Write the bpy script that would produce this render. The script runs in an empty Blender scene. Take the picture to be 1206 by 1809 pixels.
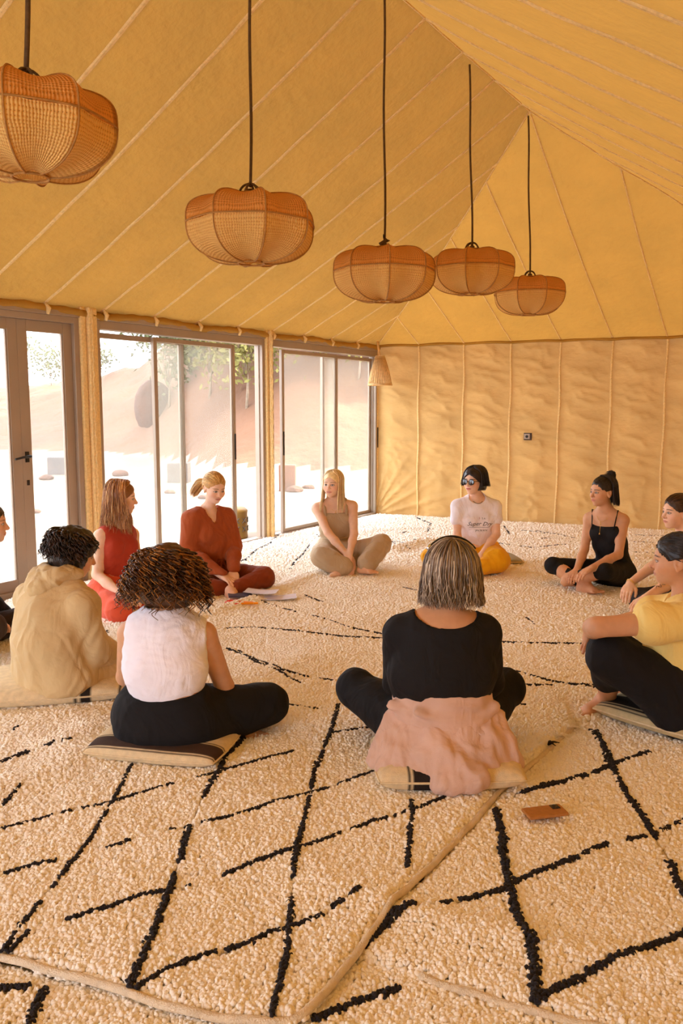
import bpy, bmesh, math, random
import numpy as np
from mathutils import Vector, Matrix
from mathutils.bvhtree import BVHTree

random.seed(7); RNG = np.random.default_rng(7)
sc = bpy.context.scene
COL = sc.collection
R = math.radians

# ------------------------------------------------------------------ camera, sky, sun, exposure
FPX = 1500.0
PITCH = R(7.14)
CAMH = 1.4
cam_d = bpy.data.cameras.new('camera'); cam = bpy.data.objects.new('camera', cam_d); COL.objects.link(cam)
cam.location = (0, 0, CAMH); cam.rotation_euler = (R(90) - PITCH, 0, 0)
cam_d.sensor_fit = 'VERTICAL'; cam_d.sensor_height = 36; cam_d.lens = 36 * FPX / 1809
cam_d.clip_end = 400
sc.camera = cam

world = bpy.data.worlds.new('sky'); sc.world = world; world.use_nodes = True
wn = world.node_tree; wn.nodes.clear()
wo = wn.nodes.new('ShaderNodeOutputWorld'); wb = wn.nodes.new('ShaderNodeBackground')
wb.inputs['Color'].default_value = (0.87, 0.94, 1.09, 1); wb.inputs['Strength'].default_value = 3.7
wn.links.new(wb.outputs[0], wo.inputs[0])
sun_d = bpy.data.lights.new('sun', 'SUN'); sun = bpy.data.objects.new('sun', sun_d); COL.objects.link(sun)
sun_d.energy = 12; sun_d.angle = R(3); sun_d.color = (1, 0.9, 0.75)
_sd = Vector((-0.75, -0.35, -0.52)).normalized()          # afternoon sun beyond the far right corner of the tent
sun.rotation_euler = _sd.to_track_quat('-Z', 'Y').to_euler(); sun.location = (6, -6, 12)
sc.view_settings.view_transform = 'Standard'; sc.view_settings.look = 'None'
sc.view_settings.exposure = 1.10; sc.view_settings.gamma = 1; sc.view_settings.use_curve_mapping = False
cy = sc.cycles
cy.use_denoising = True; cy.max_bounces = 10; cy.diffuse_bounces = 6; cy.transparent_max_bounces = 12
cy.sample_clamp_indirect = 8; cy.caustics_reflective = False; cy.caustics_refractive = False

# ------------------------------------------------------------------ helpers
CP, SP = math.cos(PITCH), math.sin(PITCH)
def ray(px, py):
    u = (px - 603) / FPX; v = (904.5 - py) / FPX
    return np.array([u, CP + v * SP, -SP + v * CP])
def P(px, py, Y):
    'point at world distance Y along the photograph ray'
    d = ray(px, py); return np.array([0, 0, CAMH]) + d * (Y / d[1])
def G(px, py, z=0.0):
    d = ray(px, py); return np.array([0, 0, CAMH]) + d * ((z - CAMH) / d[2])
def V(*a): return np.array(a, float)
def nrm(v): return v / (np.linalg.norm(v) + 1e-12)

def tag(o, label=None, cat=None, group=None, kind=None):
    if label: o['label'] = label
    if cat: o['category'] = cat
    if group: o['group'] = group
    if kind: o['kind'] = kind
    return o
def empty(name, loc=(0, 0, 0), parent=None):
    o = bpy.data.objects.new(name, None); o.location = tuple(loc); o.empty_display_size = .1
    COL.objects.link(o)
    if parent: o.parent = parent
    return o
def link(name, me, mat=None, parent=None):
    o = bpy.data.objects.new(name, me); COL.objects.link(o)
    if mat: me.materials.append(mat)
    if parent:
        o.parent = parent; o.matrix_parent_inverse = Matrix.Translation(-Vector(parent.location))
    return o
def fast_mesh(name, verts, faces, smooth=True, col=None, uv=None):
    'faces: (N,3) or (N,4) array'
    verts = np.asarray(verts, np.float32); faces = np.asarray(faces, np.int32)
    me = bpy.data.meshes.new(name); n, k = faces.shape
    me.vertices.add(len(verts)); me.vertices.foreach_set('co', verts.ravel())
    me.loops.add(n * k); me.loops.foreach_set('vertex_index', faces.ravel())
    me.polygons.add(n); me.polygons.foreach_set('loop_start', np.arange(0, n * k, k, dtype=np.int32))
    me.polygons.foreach_set('use_smooth', np.full(n, smooth))
    me.update(calc_edges=True)
    if col is not None:
        a = me.color_attributes.new('Col', 'FLOAT_COLOR', 'POINT')
        c = np.ones((len(verts), 4), np.float32); c[:, :3] = col; a.data.foreach_set('color', c.ravel())
    return me
class MB:
    def __init__(s): s.v = []; s.f = []
    def add(s, v, f):
        n = len(s.v); s.v += [tuple(x) for x in v]; s.f += [tuple(i + n for i in q) for q in f]
    def box(s, o, ax, ay, az):
        o, ax, ay, az = map(lambda t: np.array(t, float), (o, ax, ay, az))
        c = [o, o + ax, o + ax + ay, o + ay]; c += [q + az for q in c]
        s.add(c, [(0, 3, 2, 1), (4, 5, 6, 7), (0, 1, 5, 4), (1, 2, 6, 5), (2, 3, 7, 6), (3, 0, 4, 7)])
    def tube(s, pts, r, n=8, caps=True):
        pts = [np.array(p, float) for p in pts]; rs = r if hasattr(r, '__len__') else [r] * len(pts)
        rings = []; up = None
        for i, p in enumerate(pts):
            d = nrm(pts[min(i + 1, len(pts) - 1)] - pts[max(i - 1, 0)])
            if up is None:
                up = np.array([0, 0, 1.]) if abs(d[2]) < .9 else np.array([1., 0, 0])
            a = nrm(np.cross(d, up)); up = nrm(np.cross(a, d))
            rings.append([p + rs[i] * (a * math.cos(2 * math.pi * j / n) + up * math.sin(2 * math.pi * j / n)) for j in range(n)])
        v = [q for rg in rings for q in rg]; f = []
        for i in range(len(pts) - 1):
            for j in range(n):
                k = (j + 1) % n; f.append((i * n + j, i * n + k, (i + 1) * n + k, (i + 1) * n + j))
        if caps: f += [tuple(range(n))[::-1], tuple((len(pts) - 1) * n + j for j in range(n))]
        s.add(v, f)
    def build(s, name, mat, parent=None, smooth=False, bevel=0):
        me = bpy.data.meshes.new(name); me.from_pydata([tuple(map(float, q)) for q in s.v], [], s.f); me.update()
        if smooth: me.polygons.foreach_set('use_smooth', [True] * len(me.polygons))
        o = link(name, me, mat, parent)
        if bevel:
            b = o.modifiers.new('b', 'BEVEL'); b.width = bevel; b.segments = 2; b.limit_method = 'ANGLE'
        return o

# ------------------------------------------------------------------ materials
def mat(name, col, rough=.85, var=.0, vscale=8, bump=0, bscale=60, translucent=0, attr=False, metal=0, sheen=0, detail=4, col2=None, dist=.01, stretch=None, tcol=None, spec=.3, fold=0, fscale=6.5):
    m = bpy.data.materials.new(name); m.use_nodes = True; nt = m.node_tree; N = nt.nodes; L = nt.links
    b = N['Principled BSDF']; out = N['Material Output']
    b.inputs['Roughness'].default_value = rough; b.inputs['Metallic'].default_value = metal
    b.inputs['Specular IOR Level'].default_value = spec
    if sheen: b.inputs['Sheen Weight'].default_value = sheen; b.inputs['Sheen Roughness'].default_value = .5
    tc = N.new('ShaderNodeTexCoord'); vec = tc.outputs['Object']
    if stretch:
        mp = N.new('ShaderNodeMapping'); mp.inputs['Scale'].default_value = stretch; L.new(vec, mp.inputs['Vector']); vec = mp.outputs[0]
    if attr:
        at = N.new('ShaderNodeAttribute'); at.attribute_name = 'Col'; base = at.outputs['Color']
    else:
        rgb = N.new('ShaderNodeRGB'); rgb.outputs[0].default_value = (*col, 1); base = rgb.outputs[0]
    if var or col2:
        nz = N.new('ShaderNodeTexNoise'); nz.inputs['Scale'].default_value = vscale; nz.inputs['Detail'].default_value = detail
        L.new(vec, nz.inputs['Vector'])
        if col2:
            mx = N.new('ShaderNodeMix'); mx.data_type = 'RGBA'
            cr = N.new('ShaderNodeMapRange'); cr.inputs[1].default_value = .4; cr.inputs[2].default_value = .65
            L.new(nz.outputs['Fac'], cr.inputs[0]); L.new(cr.outputs[0], mx.inputs[0]); L.new(base, mx.inputs[6])
            mx.inputs[7].default_value = (*col2, 1); base = mx.outputs[2]
        else:
            mr = N.new('ShaderNodeMapRange'); mr.inputs[3].default_value = 1 - var; mr.inputs[4].default_value = 1 + var
            mr.inputs[1].default_value = .3; mr.inputs[2].default_value = .7
            L.new(nz.outputs['Fac'], mr.inputs[0])
            hs = N.new('ShaderNodeHueSaturation'); L.new(base, hs.inputs['Color']); L.new(mr.outputs[0], hs.inputs['Value']); base = hs.outputs[0]
    L.new(base, b.inputs['Base Color'])
    bn = None
    if bump:
        nb = N.new('ShaderNodeTexNoise'); nb.inputs['Scale'].default_value = bscale; nb.inputs['Detail'].default_value = detail
        L.new(vec, nb.inputs['Vector'])
        bn = N.new('ShaderNodeBump'); bn.inputs['Strength'].default_value = bump; bn.inputs['Distance'].default_value = dist
        L.new(nb.outputs['Fac'], bn.inputs['Height']); L.new(bn.outputs[0], b.inputs['Normal'])
    if fold:
        nf = N.new('ShaderNodeTexNoise'); nf.inputs['Scale'].default_value = fscale; nf.inputs['Detail'].default_value = 2.5; nf.inputs['Distortion'].default_value = 1.6
        mp2 = N.new('ShaderNodeMapping'); mp2.inputs['Scale'].default_value = (1.3, 1.3, .8); L.new(tc.outputs['Object'], mp2.inputs['Vector']); L.new(mp2.outputs[0], nf.inputs['Vector'])
        bf = N.new('ShaderNodeBump'); bf.inputs['Strength'].default_value = fold; bf.inputs['Distance'].default_value = .035
        L.new(nf.outputs['Fac'], bf.inputs['Height']); L.new(bf.outputs[0], b.inputs['Normal'])
        if bn: L.new(bf.outputs[0], bn.inputs['Normal']); L.new(bn.outputs[0], b.inputs['Normal'])
    if translucent:
        tr = N.new('ShaderNodeBsdfTranslucent'); ms = N.new('ShaderNodeMixShader'); ms.inputs[0].default_value = translucent
        if tcol: tr.inputs[0].default_value = (*tcol, 1)
        else: L.new(base, tr.inputs[0])
        if bn: L.new(bn.outputs[0], tr.inputs['Normal'])
        L.new(b.outputs[0], ms.inputs[1]); L.new(tr.outputs[0], ms.inputs[2]); L.new(ms.outputs[0], out.inputs[0])
    return m

M = {}
M['canvas_roof'] = mat('roof canvas', (.44, .232, .036), .9, .11, 2.2, .4, 14, translucent=.034, tcol=(.85, .46, .10), dist=.03, detail=9)
M['canvas_wall'] = mat('wall canvas', (.58, .365, .14), .85, .10, 2.5, .35, 9, translucent=.03, dist=.03, stretch=(1, 1, 1.6), detail=8)
M['canvas_trim'] = mat('canvas binding', (.86, .62, .28), .9, .12, 60, .4, 180)
M['alu'] = mat('warm grey powder coated aluminium', (.36, .27, .19), .45, .04, 5, metal=.0, spec=.5)
M['alu_edge'] = mat('pale aluminium edge', (.62, .52, .42), .4, .04, 5, spec=.5)
M['black'] = mat('black plastic', (.015, .013, .012), .4)
M['sand'] = mat('pale sand', (.25, .21, .155), .95, .10, .35, .5, 3, dist=.05, col2=(.20, .13, .08), detail=8)
M['hill'] = mat('red earth', (.155, .076, .04), .95, .2, .5, .8, 2.5, dist=.1, detail=10)
M['floor'] = mat('packed floor', (.45, .35, .25), .95, .1, 3)
def glass():
    m = bpy.data.materials.new('window glass'); m.use_nodes = True; nt = m.node_tree; nt.nodes.clear()
    o = nt.nodes.new('ShaderNodeOutputMaterial'); t = nt.nodes.new('ShaderNodeBsdfTransparent'); g = nt.nodes.new('ShaderNodeBsdfGlossy')
    t.inputs[0].default_value = (.96, .97, .96, 1); g.inputs[1].default_value = .02
    lw = nt.nodes.new('ShaderNodeLayerWeight'); pw = nt.nodes.new('ShaderNodeMath'); pw.operation = 'POWER'; nt.links.new(lw.outputs['Facing'], pw.inputs[0]); pw.inputs[1].default_value = 4
    f = nt.nodes.new('ShaderNodeMath'); f.operation = 'MULTIPLY_ADD'; nt.links.new(pw.outputs[0], f.inputs[0]); f.inputs[1].default_value = .5; f.inputs[2].default_value = .03
    mx = nt.nodes.new('ShaderNodeMixShader'); nt.links.new(f.outputs[0], mx.inputs[0]); nt.links.new(t.outputs[0], mx.inputs[1]); nt.links.new(g.outputs[0], mx.inputs[2])
    # pale translucent veil mixed in for the hazy glare on the panes
    d = nt.nodes.new('ShaderNodeBsdfTranslucent'); d.inputs[0].default_value = (.95, .85, .7, 1)
    m2 = nt.nodes.new('ShaderNodeMixShader'); m2.inputs[0].default_value = .05
    nt.links.new(mx.outputs[0], m2.inputs[1]); nt.links.new(d.outputs[0], m2.inputs[2]); nt.links.new(m2.outputs[0], o.inputs[0])
    return m
M['glass'] = glass()

def wav(p, seed, freq, n=4, gain=.55):
    'cheap smooth numpy noise: sums of warped sines'
    r = np.random.default_rng(seed); out = 0; a = 1; tot = 0
    p = np.asarray(p, float)
    for i in range(n):
        k = r.normal(size=(3, p.shape[-1])); k /= np.linalg.norm(k, axis=1, keepdims=True)
        q = p * freq
        s = np.sin(q @ k[0] + 1.7 * np.sin(q @ k[1] * .7 + r.uniform(0, 6)) + r.uniform(0, 6)) * np.cos(q @ k[2] + r.uniform(0, 6))
        out = out + a * s; tot += a; a *= gain; freq *= 2.03
    return out / tot

# ------------------------------------------------------------------ tent geometry (left wall with windows, back wall, hipped roof)
CO = V(0.45, 11.1)                   # far left corner
DL = nrm(V(-2.92, -4.81))            # along the left wall, towards the camera
DB = V(-DL[1], DL[0])                # along the back wall, to the right (square to it)
DB = V(.9114, -.4115)
NL = nrm(V(.855, -.519))             # into the room from the left wall
NB = nrm(V(-.4115, -.9114))          # into the room from the back wall
EAVE = 2.16; TOP = 3.78; HW = 2.92; HIP = 2.73; LEN = 12.6
def wl(a, z, off=0.0):
    p = CO + DL * a + NL * off; return V(p[0], p[1], z)
def wb_(s, z, off=0.0):
    p = CO + DB * s + NB * off; return V(p[0], p[1], z)
def on_left(px, py):
    'coordinates (along, height) on the left wall of a photographed point'
    d = ray(px, py); o = V(0, 0, CAMH)
    t = ((CO - o[:2]) @ NL) / (d[:2] @ NL); p = o + d * t
    return (p[:2] - CO) @ DL, p[2]
def on_back(px, py):
    d = ray(px, py); o = V(0, 0, CAMH)
    t = ((CO - o[:2]) @ NB) / (d[:2] @ NB); p = o + d * t
    return (p[:2] - CO) @ DB, p[2]
APEX = V(1.527, 7.25)
RBACK = CO + DB * (2 * HW)                       # far right corner
RIDGE2 = APEX + DL * (LEN - 2 * HIP)
LF = CO + DL * LEN; RF = RBACK + DL * LEN

floor = MB(); floor.add([(*(CO - NB * .1 - NL * .1), -.06), (*(LF - NL * .1), -.06), (*(RF + DB * .15), -.06), (*(RBACK - NB * .1 + DB * .15), -.06)], [(0, 1, 2, 3)])
tag(floor.build('floor', M['floor']), kind='structure')

def tri_eval(a, b, c, d, u, v):                  # bilinear patch a-b (eave), d-c (ridge)
    return a * (1 - u) * (1 - v) + b * u * (1 - v) + c * u * v + d * (1 - u) * v
E3 = lambda p, z: V(p[0], p[1], z)
SLOPES = {
    'left': (E3(CO, EAVE), E3(LF, EAVE), E3(RIDGE2, TOP), E3(APEX, TOP)),
    'back': (E3(CO, EAVE), E3(RBACK, EAVE), E3(APEX, TOP), E3(APEX, TOP)),
    'right': (E3(RBACK, EAVE), E3(RF, EAVE), E3(RIDGE2, TOP), E3(APEX, TOP)),
    'front': (E3(LF, EAVE), E3(RF, EAVE), E3(RIDGE2, TOP), E3(RIDGE2, TOP)),
}
BAY = .584
def sag(P3, name):
    'how far the cloth hangs below its plane, from position'
    a = (P3[..., :2] - CO) @ DL; s = (P3[..., :2] - CO) @ NL
    h = np.clip((P3[..., 2] - EAVE) / (TOP - EAVE), 0, 1)
    t = {'left': a, 'right': a, 'back': (P3[..., :2] - CO) @ DB, 'front': (P3[..., :2] - CO) @ DB}[name]
    body = 4 * h * (1 - h)
    between = np.abs(np.sin(np.pi * t / BAY))
    return -.055 * body - .008 * between * np.sqrt(body + .02) - .012 * wav(P3, 5, 2.2, 3) * (body + .12) - .003 * wav(P3, 9, 14, 2)
def slope(name, n=150, mm=50):
    a, b, c, d = SLOPES[name]
    u, v = np.meshgrid(np.linspace(0, 1, n), np.linspace(0, 1, mm), indexing='ij')
    p = tri_eval(a, b, c, d, u[..., None], v[..., None])
    p[..., 2] += sag(p, name)
    # gathers where the cloth is laced to the eave
    idx = np.arange(n * mm).reshape(n, mm)
    f = np.stack([idx[:-1, :-1], idx[1:, :-1], idx[1:, 1:], idx[:-1, 1:]], -1).reshape(-1, 4)
    me = fast_mesh('ceiling', p.reshape(-1, 3), f)
    return me
ceil = empty('ceiling'); tag(ceil, kind='structure')
for nme in SLOPES: link('roof_cloth', slope(nme), M['canvas_roof'], ceil)
def seam_on(name, e, top, w=.015, n=26):
    'sewn rope seam from eave point e to point top, lying just under the cloth'
    t = np.linspace(0.0, 1, n)[:, None]; p = E3(e, EAVE) * (1 - t) + top * t
    p[:, 2] += sag(p, name) - .004
    d = nrm(top - E3(e, EAVE)); side = nrm(np.cross(d, V(0, 0, 1))); dn = nrm(np.cross(side, d)); dn = dn if dn[2] < 0 else -dn
    m = MB(); v = []
    for q in p: v += [q - side * w, q - side * w * .5 + dn * .006, q + side * w * .5 + dn * .006, q + side * w]
    f = [(i * 4 + j, i * 4 + j + 1, i * 4 + j + 5, i * 4 + j + 4) for i in range(n - 1) for j in range(3)]
    m.add(v, f); return m.build('seam', M['canvas_trim'], ceil)
for sd, c0 in (('left', CO), ('right', RBACK)):
    k = 1
    while k * BAY < LEN:
        a = k * BAY; e = c0 + DL * a
        if a < HIP: h = a / HIP
        elif a > LEN - HIP: h = (LEN - a) / HIP
        else: h = 1
        cen = APEX + DL * (np.clip(a, HIP, LEN - HIP) - HIP)
        A = E3(c0 + DL * (0 if a < HIP else (LEN if a > LEN - HIP else a)), EAVE)
        top = E3(cen, TOP) if h == 1 else A * (1 - h) + E3(cen, TOP) * h
        seam_on(sd, e, top, w=.016); k += 1
for k in range(1, 10):
    s = k * BAY; e = CO + DB * s; h = min(s, 2 * HW - s) / HW; h = min(h, 1)
    A = E3(CO if s < HW else RBACK, EAVE); seam_on('back', e, A * (1 - h) + E3(APEX, TOP) * h, w=.009)
# hips and ridge bindings
for nm, q0, q1 in (('left', E3(CO, EAVE), E3(APEX, TOP)), ('right', E3(RBACK, EAVE), E3(APEX, TOP)), ('left', E3(APEX, TOP), E3(RIDGE2, TOP))):
    t = np.linspace(0, 1, 40)[:, None]; p = q0 * (1 - t) + q1 * t; p[:, 2] += sag(p, nm) - .004
    m = MB(); m.tube(p, .008, 6); m.build('seam', M['canvas_trim'], ceil, smooth=True)

# back wall: canvas with pulled creases
def wallmesh(fn, L0, L1, nu, nv, seed, z0=-.12, z1=EAVE + .02, amp=1.0):
    u, v = np.meshgrid(np.linspace(L0, L1, nu), np.linspace(z0, z1, nv), indexing='ij')
    q = np.stack([u, v], -1)
    w = wav(q * V(.55, 1) + .35 * q[..., ::-1] * V(1, -1) * .6, seed, 9, 3)
    rid = (1 - np.abs(wav(q @ np.array([[.22, .35], [.97, .2]]), seed + 3, 13, 3))) ** 3
    lowc = np.exp(-((u - .1) ** 2 * .8 + (v - .05) ** 2 * 5)); ang = np.arctan2(v + .05, u + .05)
    d = amp * (.004 * w + .026 * rid * (.35 + .65 * (np.sin(np.pi * u / BAY) ** 2)) + .03 * lowc * np.maximum(0, np.sin(ang * 26)) + .012 * np.sin(np.pi * u / BAY) ** 2)
    p = np.stack([fn(a, b, c) for a, b, c in zip(u.ravel(), v.ravel(), d.ravel())])
    idx = np.arange(nu * nv).reshape(nu, nv)
    f = np.stack([idx[:-1, :-1], idx[1:, :-1], idx[1:, 1:], idx[:-1, 1:]], -1).reshape(-1, 4)
    return fast_mesh('wall', p, f)
wbk = empty('wall_back'); tag(wbk, kind='structure')
link('wall_cloth', wallmesh(wb_, 0, 2 * HW, 330, 110, 21), M['canvas_wall'], wbk)
for k in range(1, 10):
    m = MB(); pts = [wb_(k * BAY + .006 * math.sin(z * 7 + k), z, .022 + .002 * math.sin(z * 30)) for z in np.linspace(-.04, EAVE + .01, 30)]
    v = []
    for q in pts: v += [q - E3(DB * .013, 0), q - E3(DB * .007, 0) + E3(NB * .009, 0), q + E3(DB * .007, 0) + E3(NB * .009, 0), q + E3(DB * .013, 0)]
    m.add(v, [(i * 4 + j, i * 4 + j + 1, i * 4 + j + 5, i * 4 + j + 4) for i in range(29) for j in range(3)])
    m.build('seam', M['canvas_trim'], wbk)
# valance roll along the back eave
m = MB(); m.tube([wb_(s, EAVE - .01 + .012 * abs(math.sin(math.pi * s / BAY)), .03 + .012 * math.sin(s * 9)) for s in np.linspace(0, 2 * HW, 90)], .016, 8)
m.build('eave_roll', M['canvas_roof'], wbk, smooth=True)
def wr(a, z, off=0.0):
    p = RBACK + DL * a - NL * off; return V(p[0], p[1], z)
w = empty('wall_right'); tag(w, kind='structure')
link('wall_cloth', wallmesh(wr, 0, LEN, 60, 20, 33), M['canvas_wall'], w)
def wf(s, z, off=0.0):
    p = LF + DB * s - NB * off; return V(p[0], p[1], z)
w = empty('wall_front'); tag(w, kind='structure')          # unseen, behind the camera; gap in the middle sized for the light
link('wall_cloth', wallmesh(wf, 0, 1.7, 12, 20, 34), M['canvas_wall'], w)
link('wall_cloth', wallmesh(wf, 2 * HW - 1.7, 2 * HW, 12, 20, 35), M['canvas_wall'], w)

# ------------------------------------------------------------------ left wall: doors, windows, posts
def A_(px, py=760): return on_left(px, py)[0]
wall_l = empty('wall_left'); tag(wall_l, kind='structure')
def bar(m, a0, a1, z0, z1, o0, o1):
    m.box(wl(a0, z0, o0), wl(a1, z0, o0) - wl(a0, z0, o0), wl(a0, z0, o1) - wl(a0, z0, o0), V(0, 0, z1 - z0))
HT = 2.06; SILL = -.04
def frame_part(parent, name, a0, a1, z0, z1, wd, o0, o1, top=None, bot=None, mt='alu'):
    'rectangular frame of four mitred bars'
    m = MB(); t = top or wd; b = bot or wd
    bar(m, a0, a0 + wd, z0, z1, o0, o1); bar(m, a1 - wd, a1, z0, z1, o0, o1)
    bar(m, a0 + wd, a1 - wd, z1 - t, z1, o0, o1); bar(m, a0 + wd, a1 - wd, z0, z0 + b, o0, o1)
    # slim glazing bead
    g = .012; oc = (o0 + o1) / 2
    bar(m, a0 + wd, a0 + wd + g, z0 + b, z1 - t, oc - .012, oc + .012); bar(m, a1 - wd - g, a1 - wd, z0 + b, z1 - t, oc - .012, oc + .012)
    return m.build(name, M[mt], parent, bevel=.004)
def sash(parent, a0, a1, off, wd=.045, handle=None, z1=HT - .06, name='sash'):
    s = frame_part(parent, name, a0, a1, SILL + .05, z1, wd, off - .018, off + .018)
    m = MB(); bar(m, a0 + wd * .8, a1 - wd * .8, SILL + .08, z1 - .03, off - .002, off + .002)
    m.build('pane', M['glass'], s)
    if handle is not None:
        m = MB(); bar(m, handle - .011, handle + .011, .86, 1.12, off + .018, off + .026); m.build('handle', M['black'], s, bevel=.004)
    return s
# measured edges on the wall
e_door_r = A_(140); e_w1_l = A_(163 + 8); e_w1_r = A_(464); e_w2_l = A_(476); e_w2_r = A_(662, 700)
win2 = empty('window_2'); tag(win2, kind='structure')
frame_part(win2, 'window_frame', e_w2_r, e_w2_l, SILL, HT + .03, .035, -.07, .035, top=.07, bot=.05)
sash(win2, A_(660), A_(574), -.05, .04, handle=None)
sash(win2, A_(595), A_(497), -.005, .04, handle=A_(499))
m = MB(); bar(m, A_(663) + .0, A_(663) + .015, .86, 1.12, .035, .042); m.build('handle', M['black'], win2)
win1 = empty('window_1'); tag(win1, kind='structure')
frame_part(win1, 'window_frame', e_w1_r, e_w1_l, SILL, HT + .03, .04, -.07, .035, top=.07, bot=.05)
sash(win1, A_(332), e_w1_l - .01, -.05, .045)
sash(win1, A_(415), A_(273), -.005, .04, handle=A_(413))
# double door
door = empty('door_1'); tag(door, kind='structure')
dj = A_(36)
lw = dj - e_door_r
frame_part(door, 'door_frame', e_door_r - .0, dj + lw, SILL, HT + .03, .05, -.06, .04)
dl = sash(door, e_door_r + .05, dj, -.01, .085, name='door_leaf', z1=HT - .02)
d2 = sash(door, dj, dj + lw - .05, -.01, .085, name='door_leaf', z1=HT - .02)
m = MB(); bar(m, dj - .056, dj - .026, .975, 1.055, .008, .018)
hp = wl(dj - .042, 1.02, .016); h2 = wl(dj - .042, 1.02, .055); h3 = wl(dj + .10, 1.005, .058)
m.tube([hp, h2], .011, 8); m.tube([h2, h2 * .5 + h3 * .5 + V(0, 0, .004), h3], [.011, .009, .008], 8); m.build('door_handle', M['black'], dl)
m = MB(); bar(m, dj - .053, dj - .032, .80, .84, .008, .014); m.build('keyhole_plate', M['black'], dl)
# another window run beyond the frame edge
e3l = dj + lw + .14
win3 = empty('window_3'); tag(win3, kind='structure')
frame_part(win3, 'window_frame', e3l, e3l + 2.6, SILL, HT + .03, .04, -.07, .035, top=.07, bot=.05)
sash(win3, e3l + .02, e3l + 1.35, -.05, .045); sash(win3, e3l + 1.27, e3l + 2.58, -.005, .045)
# canvas covered posts between them
def post(a0, a1):
    m = MB(); n = 9
    for k in range(3):
        aa = a0 + (a1 - a0) * k / 3; ab = a0 + (a1 - a0) * (k + 1) / 3
        bar(m, aa + .002, ab - .002, -.05, EAVE + .02, -.08, (.055, .085, .06)[k])
    o = m.build('post', M['canvas_trim'], wall_l, bevel=.012)
    rp = MB(); am = (a0 + a1) / 2
    rp.tube([wl(am + .006 * math.sin(z * 60), z, .088) for z in np.linspace(-.04, EAVE, 120)], .008, 5)
    rp.build('lacing_cord', M['canvas_trim'], wall_l, smooth=True)
post(e_w2_l, e_w1_r); post(e_w1_l, e_door_r); post(dj + lw, e3l)
m = MB(); bar(m, -.02, e_w2_r, -.05, EAVE, -.08, .03); m.build('corner_post', M['canvas_trim'], wall_l, bevel=.01)
m = MB(); bar(m, e3l + 2.6, LEN, -.05, EAVE, -.08, .03); m.build('wall_cloth', M['canvas_wall'], wall_l)
# head rail plus canvas roll above it
m = MB(); bar(m, 0, LEN, HT + .03, HT + .075, -.05, .05); m.build('head_rail', M['alu'], wall_l, bevel=.006)
m = MB(); bar(m, 0, LEN, HT + .07, EAVE + .03, -.045, .0); m.build('canvas_band', M['canvas_roof'], wall_l)
m = MB(); m.tube([wl(a, EAVE - .035 + .012 * math.sin(a * 5) + .01 * abs(math.sin(math.pi * a / BAY)), .035 + .01 * math.sin(a * 13)) for a in np.linspace(0, LEN, 260)], [.026 + .008 * math.sin(a * 17) ** 2 for a in np.linspace(0, LEN, 260)], 8)
m.build('canvas_roll', M['canvas_roof'], wall_l, smooth=True)
for k in range(1, 21):                               # knots where each seam is tied down
    a = k * BAY; m = MB(); m.tube([wl(a, EAVE - .07, .06), wl(a, EAVE - .03, .075), wl(a + .01, EAVE + .012, .05)], [.012, .02, .01], 7)
    m.build('lacing_knot', M['canvas_trim'], wall_l, smooth=True)

# switch on the back wall
s0, z0 = on_back(933, 771)
sw = empty('light_switch', wb_(s0, z0, .03)); tag(sw, 'small square switch with dark frame on the canvas back wall', 'switch')
def wbbox(m, s, z, hs, hz, o0, o1): m.box(wb_(s - hs, z - hz, o0), E3(DB * 2 * hs, 0), E3(NB * (o1 - o0), 0), V(0, 0, 2 * hz))
m = MB(); wbbox(m, s0, z0, .048, .043, .0, .042); m.build('back_box', mat('brown plastic', (.06, .035, .02), .5), sw, bevel=.003)
m = MB(); wbbox(m, s0 - .008, z0 + .002, .034, .032, .042, .048); m.build('plate', mat('grey plastic', (.45, .36, .30), .5), sw, bevel=.003)
m = MB(); c = wb_(s0 - .008, z0, .048); m.tube([c, c + E3(NB * .006, 0)], .017, 20); m.build('dial', M['black'], sw)

# ------------------------------------------------------------------ outside
def terr(X, Y):
    u = X / np.maximum(Y, 1); r = np.sqrt(X ** 2 + Y ** 2)
    px = 603 + u * 1500
    crest = np.interp(px, [-700, -200, 40, 170, 260, 330, 450, 560, 660, 900], [1.8, 1.8, 2.2, 2.6, 2.9, 4.2, 7.0, 8.0, 8.0, 7.5])
    r0 = np.interp(px, [-200, 40, 260, 400, 660], [24, 23, 21, 17, 16]); r1 = r0 + np.interp(px, [40, 260, 400], [16, 13, 13])
    t = np.clip((r - r0) / (r1 - r0), 0, 1); h = crest * (t * t * (3 - 2 * t))
    pt = np.stack([X, Y], -1)
    return -.16 + h * (1 + .18 * wav(pt, 41, .55, 4)) + .05 * wav(pt, 43, .8, 4) * np.clip((r - 9) / 6, 0, 1) + .25 * wav(pt, 44, 1.3, 4) * np.clip(h / 2, 0, 1)
X, Y = np.meshgrid(np.linspace(-42, 16, 210), np.linspace(2.0, 62, 230), indexing='ij')
Z = terr(X, Y); idx = np.arange(X.size).reshape(X.shape)
f = np.stack([idx[:-1, :-1], idx[1:, :-1], idx[1:, 1:], idx[:-1, 1:]], -1).reshape(-1, 4)
xc = X.ravel()[f].mean(1); yc = Y.ravel()[f].mean(1)
side = (np.stack([xc, yc], -1) - CO) @ NL
zc = Z.ravel()[f].mean(1)
pv = np.stack([X, Y, Z], -1).reshape(-1, 3)
far = (zc > .12)
tag(link('hillside', fast_mesh('hillside', pv, f[far]), M['hill']), kind='structure')
tag(link('ground_outside', fast_mesh('ground_outside', pv, f[~far]), M['sand']), kind='structure')

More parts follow.
